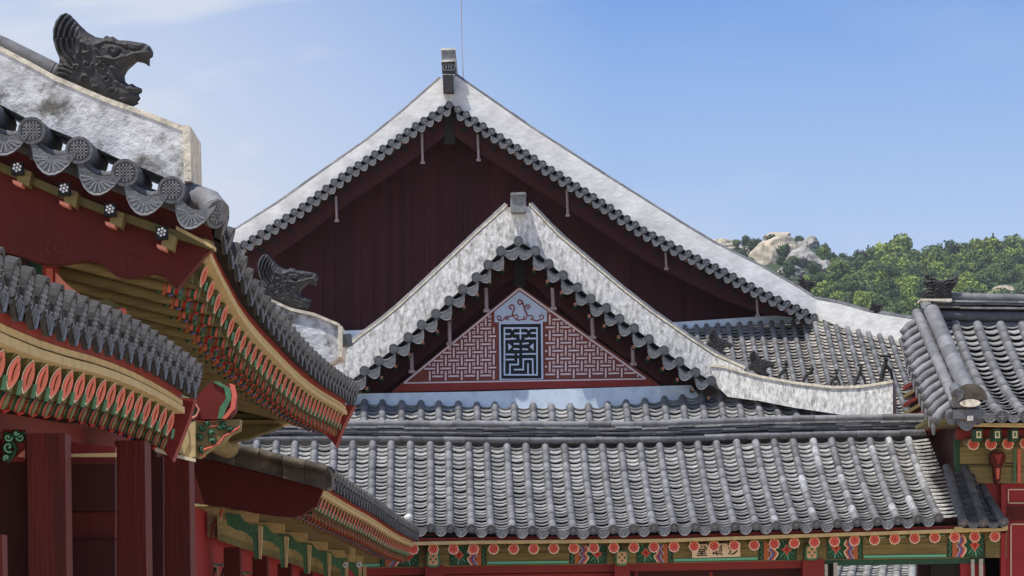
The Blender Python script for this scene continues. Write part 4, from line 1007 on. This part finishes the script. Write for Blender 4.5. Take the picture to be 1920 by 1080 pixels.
# pale beam ends and plaster seen below the far soffit
b=MB(); b.pp([(430,742),(455,752),(480,760),(500,752),(520,754),(535,768),(548,778),(440,790),(425,780)],25.0,25.2,'clay_grey'); b.build('plaster_infill',lh)
b=MB(); b.pp([(425,776),(500,777),(640,768),(640,776),(560,792),(425,790)],24.8,25.0,'olive'); b.pp([(420,788),(560,788),(520,800),(420,806)],24.7,24.9,'tan'); b.pp([(410,800),(530,798),(470,820),(420,832),(360,845),(350,815)],24.6,24.8,'olive_dark'); b.build('eave_beams',lh)

# ---- lower pavilion -------------------------------------------------
lp=thing('left_pavilion','low red pavilion at the left edge with pink petal rafters, thick posts and shaded interior','building',(-2.2,12,0))
XfP,ZfP=trace([(-60,462,8.4),(0,494,9.06),(111,559,10.25),(237,612,12.03),(315,656,13.49),(372,697,14.75)])
left_eave(lp,XfP,ZfP,8.4,14.8,1.2,.35,raf_len=.62,raf_rise=.45,pw=.006)
b=MB(); X,Z=XfP(14.9),ZfP(14.9); b.prism([V((X-.04,14.9,Z-.13)),V((X-.08,14.9,Z-.26)),V((X-.17,14.9,Z-.48)),V((X-.22,14.9,Z-.42)),V((X-.22,14.9,Z-.13))],(0,.12,0),'red_paint'); b.build('eave_end_board',lp)
def fl_(px,py,Xc):   # point on plane X=Xc
    a=(px-CX)/F; bb=(CY-py)/F; yy=Xc/(a*cr+bb*sr); return V((Xc,yy,CZ+(-a*sr+bb*cr)*yy))
b=MB(); Xc=-2.2
t0=fl_(-30,768,Xc); t1=fl_(283,822,Xc); l1=fl_(262,846,Xc); l0=fl_(-30,806,Xc)
b.prism([t0,t1,l1,l0],(-.22,0,0),'beam_red'); b.build('eave_beam',lp)
b=MB(); b.tube([fl_(200,836,Xc+.004),fl_(222,845,Xc+.004),fl_(245,843,Xc+.004),fl_(258,834,Xc+.004),fl_(262,826,Xc+.004)],.004,'salmon',n=5); b.build('beam_outline',lp)
first=None
for i,(x0,x1,x2,yt_) in enumerate(((50,121.5,133,812),(215,271,283,826),(305,354,366,838))):
    Yn=[11.35,13.9,15.9][i]; a=P(x0,yt_,Yn); c=P(x1,yt_,Yn); d=[.155,.24,.26][i]
    b=MB(); b.prism([a,c,V((c.x,Yn,0)),V((a.x,Yn,0))],(0,d,0),'post_paint'); b.build('post',lp)
b=MB(); a=P(-14,1002,10.0); c=P(4,1002,10.0); b.prism([a,c,V((c.x,10,0)),V((a.x,10,0))],(0,.1,0),'post_paint'); b.build('post',lp)
# dark interior wall with rails
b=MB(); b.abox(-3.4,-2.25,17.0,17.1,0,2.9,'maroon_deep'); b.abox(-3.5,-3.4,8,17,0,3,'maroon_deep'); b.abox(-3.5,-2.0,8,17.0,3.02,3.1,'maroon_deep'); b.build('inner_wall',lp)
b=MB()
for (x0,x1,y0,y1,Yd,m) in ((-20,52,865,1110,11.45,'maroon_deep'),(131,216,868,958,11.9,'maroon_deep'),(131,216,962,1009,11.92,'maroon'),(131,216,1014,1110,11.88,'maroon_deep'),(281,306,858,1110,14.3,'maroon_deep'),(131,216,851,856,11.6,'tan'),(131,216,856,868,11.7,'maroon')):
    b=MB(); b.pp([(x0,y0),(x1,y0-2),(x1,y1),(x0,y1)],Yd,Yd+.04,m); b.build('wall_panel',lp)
b=MB(); b.pp([(131,830),(216,838),(216,851),(131,851)],11.95,12,'red_paint')
b.build('wall_panel',lp)
b=MB(); b.pp([(4,805),(48,805),(48,866),(4,866)],11.42,11.46,'red_paint'); bp=b.build('bracket_panel',lp)
b=MB()
def tq(pts,r,m,Yd=11.4): b.tube([P(x,y,Yd) for x,y in pts],r,m,n=7)
for k,(cx,cy,r_,a,sg) in enumerate(((15,820,8,0,1),(38,820,8,3.1,-1),(16,838,11,1,1),(12,858,6,2,1),(30,812,5,0,1))):
    tq(spiral(cx,cy,r_,1.2,a,sg),.010,'green_dark',11.40); tq(spiral(cx,cy,r_*.95,1.2,a,sg),.004,'green_light',11.388)
tq([(8,812),(25,818),(46,812)],.01,'green_dark'); tq([(20,826),(30,840),(26,852),(14,866)],.01,'green_dark'); b.pp([(32,856),(47,842),(47,858)],11.40,11.42,'salmon_edge')
b.build('scroll_carving',bp)
# carved bracket at the corner post
b=MB(); Yc=15.4
b.pp([(370,742),(395,716),(430,722),(442,740),(440,770),(425,786),(366,786)],Yc,Yc+.14,'beam_red')  # darker red puts the missing overhang shade into the paint colour
b.pp([(398,716),(420,728),(424,746),(412,764),(408,785),(418,785),(424,766),(434,748),(432,728),(410,715)],Yc-.01,Yc,'green')
b.pp([(430,718),(440,722),(444,740),(441,765),(424,785),(416,785),(432,764),(435,742)],Yc-.012,Yc,'salmon')
b.pp([(338,785),(346,758),(360,752),(372,764),(368,778),(352,785)],Yc-.012,Yc+.02,'green_dark'); b.tube([P(x,y,Yc-.02) for x,y in [(345,784),(344,770),(352,757),(366,757),(373,768),(368,780),(346,790),(338,800)]],.006,'salmon_edge',n=6)
cb=b.build('carved_bracket',lp)
b=MB(); b.pp([(336,790),(450,786),(448,806),(430,814),(418,826),(402,836),(384,848),(372,858),(338,854)],Yc+.02,Yc+.16,'olive')
for cx,cy,r_,a in ((378,802,7,0),(398,812,6,2),(374,822,7,4),(420,796,8,1),(432,806,5,3),(390,794,5,2),(362,812,5,0),(400,828,6,3),(378,842,6,1),(412,802,5,5)): b.tube([P(x,y,Yc+.012) for x,y in spiral(cx,cy,r_,1.0,a)],.010,'green_dark',n=6); b.tube([P(x,y,Yc+.004) for x,y in spiral(cx,cy-1,r_*.7,.6,a)],.006,'green',n=5)
b.tube([P(x,y,Yc+.01) for x,y in [(450,800),(432,812),(420,818),(412,830),(398,838),(384,842),(374,852),(384,856)]],.006,'salmon',n=6); b.tube([P(x,y,Yc+.01) for x,y in [(366,789),(404,791),(408,798),(394,800)]],.004,'salmon',n=6)
b.pp([(338,790),(366,790),(366,856),(356,858),(338,854)],Yc-.02,Yc+.02,'tan'); b.pp([(290,826),(340,790),(352,800),(354,830),(345,850),(310,846)],Yc-.03,Yc+.0,'tan'); b.build('scroll_board',lp)
b=MB(); b.pp([(290,838),(330,852),(366,860),(366,866),(330,858),(290,846)],Yc-.06,Yc-.03,'cream'); b.pp([(300,834),(322,840),(328,848),(302,842)],Yc-.07,Yc-.04,'green_light'); b.build('bracket_trim',lp)

# ---- wing joining the gallery ----------------------------------------
lw=thing('left_wing','low wing with shaded maroon gable board, green brackets and fine red rafters joining the gallery','building',(-2.6,32,0))
XfW,ZfW=trace([(619,884,26.1),(666,917,28.6),(710,945,31.3),(755,978,34.8),(786,996,38.6)])
left_eave(lw,XfW,ZfW,26.2,38.6,1.0,.24,raf_len=.9,raf_rise=.12,detail=0,tr='tile_old')
Y=25.95
vp=[(364,834),(442,832),(520,852),(610,873),(619,884)]; vb=[(612,918),(560,906),(480,886),(420,872),(364,862)]
b=MB()
top=[(352,838),(400,828),(442,834),(486,845),(530,856),(572,866),(613,876)]; bot=[(352,856),(400,862),(442,873),(486,884),(530,896),(572,907),(612,918)]
for k in range(6):
    a,c=top[k],top[k+1]; e_,g_=bot[k],bot[k+1]; j=R()*.02; b.pp([a,(c[0]-.8,c[1]),(g_[0]-.8,g_[1]),e_],Y-.12-j,Y+.3,'verge_tile')
    m1=((a[0]+e_[0])/2,(a[1]+e_[1])/2); m2=((c[0]+g_[0])/2-1,(c[1]+g_[1])/2)
    b.tube([P(a[0],a[1]+6,Y-.12-j),P(c[0]-1,c[1]+6,Y-.12-j)],.05,'verge_tile',n=8)
b.pp([(613,874),(622,884),(621,912),(612,918)],Y-.1,Y+.3,'verge_tile')
b.build('verge_tiles',lw)
b=MB(); b.pp([(340,856),(400,864),(486,886),(572,908),(606,917),(600,932),(594,950),(580,957),(566,966),(548,970),(520,968),(480,962),(430,952),(366,943),(340,940)],Y,Y+.12,'maroon'); bb=b.build('barge_board',lw)
# olive ceiling under the gable end and wall with brackets
XW=lambda y:XfW(y)-.98
b=MB(); A=[];B=[];C=[]
for k in range(9):
    y=Y+.1+(38.6-Y)*k/8; A.append(V((XfW(y)-.17,y,ZfW(y)-.425))); B.append(V((XfW(y)-1.1,y,ZfW(y)-.33)));C.append(V((XfW(y)-2.2,y,ZfW(y)-.30)))
b.grid([A,B,C],'olive',False); b.build('ceiling_boards',lw)
b=MB(); a0=V((XW(26.2)+.02,26.2,0)); a1=V((XW(39)+.02,39,0)); 
def wz(y): return ZfW(y)-.42
K=12; T_=[];B_=[]
for k in range(K+1):
    y=21+(40.3-21)*k/K; T_.append(V((XW(y)-.25,y,wz(y)+.05))); B_.append(V((XW(y)-.25,y,0)))
b.grid([T_,B_],'red_wall',False); b.build('body_wall',lw)
b=MB()
for zo,z2,m in ((.0,-.16,'olive'),(-.16,-.24,'olive_dark')):
    T2=[V((XW(y)-.12,y,wz(y)+zo)) for y in [26+(39.5-26)*k/12 for k in range(13)]]; B2=[V((XW(y)-.12,y,wz(y)+z2)) for y in [26+(39.5-26)*k/12 for k in range(13)]]
    b.grid([T2,B2],m,False)
b.build('eave_beam',lw)
# green cloud brackets and posts marching away
gb=MB()
gb.tube([V((0.02,0,.02)),V((.05,0,.07)),V((.10,0,.06)),V((.11,0,.01)),V((.07,0,-.01))],.022,'green',n=7)
gb.prism([V((-.02,0,.04)),V((.12,0,.02)),V((.17,0,-.05)),V((.26,0,-.09)),V((.30,0,-.20)),V((.30,0,-.42)),V((.262,0,-.42)),V((.245,0,-.22)),V((.17,0,-.15)),V((.08,0,-.13)),V((.0,0,-.08))],(0,-.06,0),'green')
gb.prism([V((.30,-.01,-.09)),V((.345,-.01,-.10)),V((.34,-.01,-.22)),V((.325,-.01,-.42)),V((.305,-.01,-.42))],(0,-.06,0),'tan')
gb.prism([V((-.12,.01,-.02)),V((.3,.01,-.06)),V((.3,.01,.04)),V((-.12,.01,.08))],(0,-.04,0),'tan')
fp=None; sw=MB()
for k in range(4): 
    sw.tube([V((.03+.085*k,0,-.06)),V((.055+.085*k,0,-.01)),V((.05+.085*k,0,.06)),V((.02+.085*k,0,.08))],.012,'cream',n=6); sw.tube([V((.01+.085*k,.005,-.03)),V((.035+.085*k,.005,.06))],.012,'green_dark',n=6)
sw.abox(-.02,.36,0,.02,.075,.10,'green_light'); fs=None
for i in range(8):
    y=26.3+2.05*i if i<6 else 26.3+1.85*i
    if y>39: break
    X=XW(y)+.0; z=wz(y)
    b=MB(); b.box((X-.10,y,0),(.16,0,0),(0,.16,0),(0,0,z-.30),'maroon'); b.build('post',lw)
    L1_=V((X-.05,y-.02,z-.0)); L2_=V((X-.42,y+.3,z-.55))
    if fp is None: fp=gb.build('cloud_bracket',lw,loc=L1_); fs=sw.build('scalloped_valance',lw,loc=L2_)
    else: clone(fp,lw,L1_); clone(fs,lw,L2_)
b=MB()
for i in range(7):
    y=26.9+2.05*i; X=XW(y)-.24; z=wz(y)-1.0; b.box((X,y-.5,z),(0,.85,.0),(0.03,0,0),(0,0,-.16),'tan')
    for k in range(5): b.box((X+.03,y-.42+.16*k,z-.02),(0,.05,0),(.01,0,0),(0,0,-.12),'green_dark')
b.build('lattice_rail',lw)
b=MB(); b.pp([(362,945),(420,950),(414,975),(404,992),(404,1008),(362,1004)],26.2,26.3,'tan'); b.tube([P(x,y,26.19) for x,y in [(368,990),(380,975),(376,958)]],.008,'salmon',n=5); b.tube([P(x,y,26.19) for x,y in [(418,954),(412,972),(398,984),(396,1008)]],.010,'salmon',n=5); b.build('wing_bracket',lw)
# flood light on the gallery beam
fl2=thing('flood_light','small white twin flood lamp clamped under the wing eave in front of the olive beam','lamp',P(661,1060,33.4))
def lb(n_): return MB()
b=MB(); c=P(661,1040,33.4); b.abox(c.x-.03,c.x+.03,33.37,33.43,c.z-.09,c.z+.09,'tan'); b.build('bracket',fl2)
b=MB(); 
for dx in (-.085,.085):
    c=P(661,1058,33.4)+V((dx,0,0)); b.tube([c+V((0,-.06,-.01)),c+V((0,.04,.02))],.034,'white_box',n=12,r2=.024); b.tube([c+V((0,-.065,-.011)),c+V((0,-.06,-.01))],.018,'metal',n=12)
b.build('lamp_head',fl2)

# =====================================================================
# FAR ROOF THROUGH THE DOORWAY
# =====================================================================
dr=thing('courtyard_roof','glimpse of a grey tiled roof seen through the open doorway under the gallery at lower right','roof',(7,50,0))
b=MB(); roof(b,lambda u:P(1560+30*u,1100,49),lambda u:P(1575+27*u,1058,51),0,8,rr=.08,pl=.2,tl=.35,mr='tile_pan'); b.build('roof_tiles',dr)
b=MB(); b.abox(6.2,9.2,49.6,53,0,2.2,'maroon'); b.build('body_wall',dr)

# =====================================================================
# HILL, ROCKS, TREES
# =====================================================================
mat('hill_soil',(.030,.050,.016),.95,noise=.5,nscale=.25,bump=1,bscale=1)
skyl=[(0,640),(500,600),(1000,540),(1250,478),(1320,462),(1380,462),(1440,452),(1500,462),(1540,480),(1580,500),(1640,500),(1700,492),(1760,494),(1800,490),(1860,485),(1920,480),(2100,466),(2500,440),(3200,470),(4500,640)]
YH_=820.
def hillz(X,Yq):
    px=CX+F*X/YH_+ (CY-480)*.014*-1; top=P(px,sip(skyl,px),YH_).z
    s=(Yq-300)/(YH_-300); s=max(0,min(1.35,s))
    prof=s**.85 if s<1 else 1-(s-1)*1.2
    return max(-2,top*prof*(1+0*X))+ (math.sin(X*.11+Yq*.03)+math.sin(X*.05-Yq*.021))*1.2*min(1,s*2)
b=MB(); rows=[]
for j in range(40):
    Yq=290+j*17.5; rows.append([V((X,Yq,hillz(X,Yq))) for X in [-260+8*i for i in range(86)]])
b.grid(rows,'hill_soil'); o=b.build('hill'); o['kind']='structure'
def gp(px,py):   # point on the hill seen at pixel
    lo=None
    for k in range(260):
        Yq=320+k*2.2; p=P(px,py,Yq)
        if p.z<=hillz(p.x,Yq)+.1: return p
    return P(px,py,YH_+5)
def blob(name,px,py,w_,h_,m,label,seed,fl=1.0):
    rs=random.Random(seed); me=bpy.data.meshes.new(name); bm=__import__('bmesh').new(); __import__('bmesh').ops.create_icosphere(bm,subdivisions=4,radius=1)
    pl=[(V((rs.gauss(0,1),rs.gauss(0,1),rs.gauss(0,.8))).normalized(),rs.uniform(.62,.93)) for _ in range(13)]
    for v in bm.verts:
        for n_,d in pl:
            k=v.co.dot(n_)
            if k>d: v.co-=n_*(k-d)*.95
        v.co*=1+.05*math.sin(v.co.x*9+seed)*math.cos(v.co.z*11)+.05*(mnoise.noise(v.co*3+V((seed,0,0))))+.05*abs(mnoise.noise(V((v.co.x*7,v.co.y*7,v.co.z*2+seed))))
    bm.to_mesh(me); bm.free(); me.materials.append(M[m]); o=bpy.data.objects.new(name,me); COL.objects.link(o)
    p=gp(px,py); s=p.y/F*1.3; o.scale=(w_*s/2,w_*s/2,h_*s/2); o.location=p; o.rotation_euler=(0,rs.uniform(-.2,.2),rs.uniform(0,3)); tag(o,label,'rock'); return o
mat('granite',(.47,.40,.30),.9,noise=.3,nscale=.22,bump=1,bscale=.6,col2=(.20,.18,.15),thr=(.5,.62),stretch=(1,1,.6))
mat('granite_grey',(.30,.285,.26),.9,noise=.35,nscale=.3,bump=1,bscale=.6,col2=(.10,.10,.09),thr=(.48,.6),stretch=(1,1,.5))
for i,(x,y,w_,h_,m,l) in enumerate(((1458,486,92,66,'granite','largest tan granite dome forming the summit mass of the rocky knoll'),(1512,500,66,58,'granite_grey','broad grey granite shoulder on the right flank of the knoll'),(1385,478,80,30,'granite','long pale granite ledge running left from the knoll behind the white ridge'),(1458,444,44,17,'granite','flat tan granite slab on the very top of the rocky knoll'),(1352,462,52,22,'granite','pale rock shelf at the left foot of the knoll beside the white ridge'),(1437,498,44,62,'granite','big sunlit cream rock face in the middle of the knoll'),(1500,470,36,40,'granite_grey','steep grey rock on the right shoulder of the knoll below the summit slab'),(1520,462,26,30,'granite_grey','dark cracked boulder right of the knoll summit'),(1485,518,48,32,'granite_grey','low shadowed rock below the cream rock face'),(1548,510,44,34,'granite_grey','lowest grey boulder where the knoll meets the wood'),(1882,546,38,16,'granite','tan boulder among trees above the right hall ridge'),(1914,541,22,14,'granite','rounded tan boulder at the right edge of the photo'),(1853,553,14,9,'granite','small pale boulder beside the tan boulder above the right hall ridge'),(1420,470,30,24,'granite','small rock showing between shrubs at the upper left of the knoll'))): blob('boulder',x,y,w_,h_,m,l,i+3)
wd_=MB(); rw=random.Random(11)
mat('wood_leaves',(.085,.13,.045),.8,isl=.5,hue=.02,spec=.15)
for k in range(26000):
    X_w=rw.uniform(-255,400); Yw=rw.uniform(420,900); px=CX+F*X_w/Yw
    if 1330<px<1960: continue
    cl=V((round(X_w/6)*6+2.2*math.sin(Yw),round(Yw/7)*7+2*math.sin(X_w),0)); d=V((rw.gauss(0,1),rw.gauss(0,1),abs(rw.gauss(0,1)))).normalized(); r_=2.6+1.2*math.sin(cl.x*3.1+cl.y*1.7)
    p=V((cl.x,cl.y,hillz(cl.x,cl.y)+.6))+d*r_; s_w=rw.uniform(.35,.8); a=d.orthogonal().normalized(); q=d.cross(a); t=rw.uniform(0,6.28); a,q=a*math.cos(t)+q*math.sin(t),q*math.cos(t)-a*math.sin(t)
    wd_.face([p-a*s_w,p-q*s_w*.8,p+a*s_w,p+q*s_w*.9],'wood_leaves')
o=wd_.build('distant_wood'); tag(o,'rest of the wood covering the hill to either side of the trees in view','wood'); o['kind']='stuff'
# trees: a few crowns of leaf clumps, copied with their trunks
def leafmat(name,c,tr=.25):
    m=mat(name,c,.75,isl=.45,objr=.22,hue=.022,spec=.15); return m
leafmat('leaf_bright',(.19,.25,.055)); leafmat('leaf_mid',(.112,.160,.052)); leafmat('leaf_dark',(.070,.105,.048)); mat('bark',(.10,.08,.06),.9,noise=.3)
def tree_proto(kind,seed,lm,shape):
    rs=random.Random(seed); b=MB(); lob=[]
    H,W=shape
    for k in range(10):
        a=rs.uniform(0,6.28); z=rs.uniform(.28,.92); rr=rs.uniform(0,.6)*W*(1.05-abs(z-.5)); lob.append((V((math.cos(a)*rr,math.sin(a)*rr,z*H)),rs.uniform(.24,.40)*W))
    lob.append((V((0,0,H*.72)),W*.42))
    for k in range(1500):
        c,r_=rs.choice(lob); d=V((rs.gauss(0,1),rs.gauss(0,1),rs.gauss(0,.85))).normalized()*r_*rs.uniform(.72,1.08); p=c+d; s=rs.uniform(.035,.085)*W
        n_=(d.normalized()+V((rs.gauss(0,.5),rs.gauss(0,.5),rs.gauss(0,.5)))).normalized(); a=n_.orthogonal().normalized(); q=n_.cross(a); t=rs.uniform(0,6.28); a,q=a*math.cos(t)+q*math.sin(t),q*math.cos(t)-a*math.sin(t)
        b.face([p-a*s-q*s*.5,p+a*s*.1-q*s,p+a*s+q*s*.3,p-a*s*.2+q*s],lm)
    root=thing('tree','x','tree'); b.build('crown',root)
    t=MB(); t.tube([V((0,0,-1.5)),V((.05,0,H*.3)),V((0,.05,H*.75))],.035*H,'bark',n=7,r2=.012*H)
    for k in range(4): a=k*1.6; t.tube([V((0,0,H*(.25+.1*k))),V((math.cos(a)*W*.35,math.sin(a)*W*.35,H*(.45+.1*k)))],.014*H,'bark',n=5,r2=.006*H)
    t.build('trunk',root); return root
KIND={'b':('bright yellow-green leafy tree in the wood on the hillside behind the roofs','bright green trees on the hill','leaf_bright',(1.0,1.0)),
      'm':('mid green rounded tree in the wood on the hillside behind the roofs','mid green trees on the hill','leaf_mid',(1.0,1.05)),
      'd':('dark green pine-like tree in the wood on the hillside behind the roofs','dark green trees on the hill','leaf_dark',(1.0,.95)),
      's':('low dark shrub growing between the granite rocks of the knoll','shrubs among the rocks','leaf_dark',(.8,1.2))}
protos={k:[tree_proto(k,sum(map(ord,k))+i*7,v[2],v[3]) for i in range(3)] for k,v in KIND.items()}
used=set()
def plant(px,py,wpx,k,rs,fwd=0):
    src=rs.choice(protos[k]); p=gp(px,py) if py>sip(skyl,px) else P(px,sip(skyl,px)+2,YH_-2); s=wpx/F*p.y
    root=src if src not in used else src.copy()
    if src not in used: used.add(src)
    else:
        COL.objects.link(root)
        for ch in src.children:
            c=ch.copy(); COL.objects.link(c); c.parent=root
    if fwd: p=P(px,py,p.y-fwd)
    root.location=p-V((0,0,.15*s)); root.scale=(s,s,s*rs.uniform(.9,1.25)); root.rotation_euler=(0,0,rs.uniform(0,6.28)); root['label']=KIND[k][0]; root['group']=KIND[k][1]; root['category']='shrub' if k=='s' else 'tree'
rs=random.Random(5)
def rocky(px,py): return (1405<px<1472 and 470<py<535) or (1485<px<1520 and 452<py<495)
rowsY=list(range(0,206,12))
for j,dy in enumerate(rowsY):
    x=1545+rs.uniform(0,20) if j<3 else 1400+j*9+rs.uniform(0,20)
    while x<1950:
        y=sip(skyl,x)+4+dy+rs.uniform(-5,5)
        if y<650 and not (x>1740 and y>600):
            if x<1575 and y<540: x+=20; continue
            hid=(1330<x<1720 and y>470+ (x-1380)*.44+18)
            big=(1850<x<1935 and 530<y<560)
            if not hid and not big:
                r_=rs.random(); bright=.42 if y>530 else .22
                plant(x,y+8,rs.uniform(20,33),'b' if r_<bright else ('m' if r_<.72 else 'd'),rs)
        x+=rs.uniform(15,22)
for (x,y,w_,k) in ((1655,490,40,'b'),(1690,482,46,'b'),(1672,478,34,'m'),(1718,492,30,'m'),(1775,480,36,'d'),(1830,470,34,'b'),(1860,462,42,'b'),(1895,460,40,'m'),(1915,456,40,'m'),(1810,478,30,'m'),(1585,492,26,'d'),(1610,492,34,'d'),(1640,488,30,'m'),(1745,486,30,'m')): plant(x,y+8,w_,k,rs)
for q_i,(x,y,w_) in enumerate(((1398,455,26),(1412,462,28),(1430,462,30),(1452,462,34),(1470,474,30),(1486,490,30),(1478,508,26),(1500,500,26),(1530,466,22),(1540,482,30),(1555,492,30),(1526,505,28),(1512,520,30),(1392,480,30),(1404,492,26),(1385,468,20),(1465,488,22),(1440,470,26),(1510,456,18),(1500,448,20),(1535,528,34),(1558,525,30),(1500,535,30),(1470,528,24),(1380,458,18),(1568,510,34),(1548,470,24),(1420,458,20))):
    if q_i%5!=2: plant(x,y+8,w_*.72,'s' if rs.random()<.55 else ('d' if rs.random()<.5 else 'm'),rs,16)
for k,l in protos.items():
    for q in l:
        if q not in used:
            for ch in list(q.children): bpy.data.objects.remove(ch)
            bpy.data.objects.remove(q)
hz_=bpy.data.materials.new('haze_air'); hz_.use_nodes=True; t_=hz_.node_tree; t_.nodes.clear(); pv=t_.nodes.new('ShaderNodeVolumePrincipled'); pv.inputs['Density'].default_value=.00013; pv.inputs['Color'].default_value=(.86,.91,1,1); pv.inputs['Anisotropy'].default_value=.2
mo=t_.nodes.new('ShaderNodeOutputMaterial'); t_.links.new(pv.outputs[0],mo.inputs['Volume']); M['haze_air']=hz_
b=MB(); b.abox(-1000,1000,-80,1600,-3,185,'haze_air'); o=b.build('haze'); o['kind']='stuff'; tag(o,'thin pale summer air between the palace roofs and the wooded hill','haze')
for x,y0,y1,l in ((1628,492,459,'thin radio mast standing on the saddle of the hill beside the rocky knoll'),(1862,468,437,'thin radio mast on the hilltop at the right above the right hall ridge')):
    b=MB(); a=P(x,y0,YH_); c=P(x,y1,YH_); b.tube([a,c],.26,'dark_inside',n=5)
    for t in (.55,.75): q=a.lerp(c,t); b.tube([q-V((.8,0,0)),q+V((.8,0,0))],.12,'dark_inside',n=4)
    o=b.build('radio_mast'); tag(o,l,'mast')
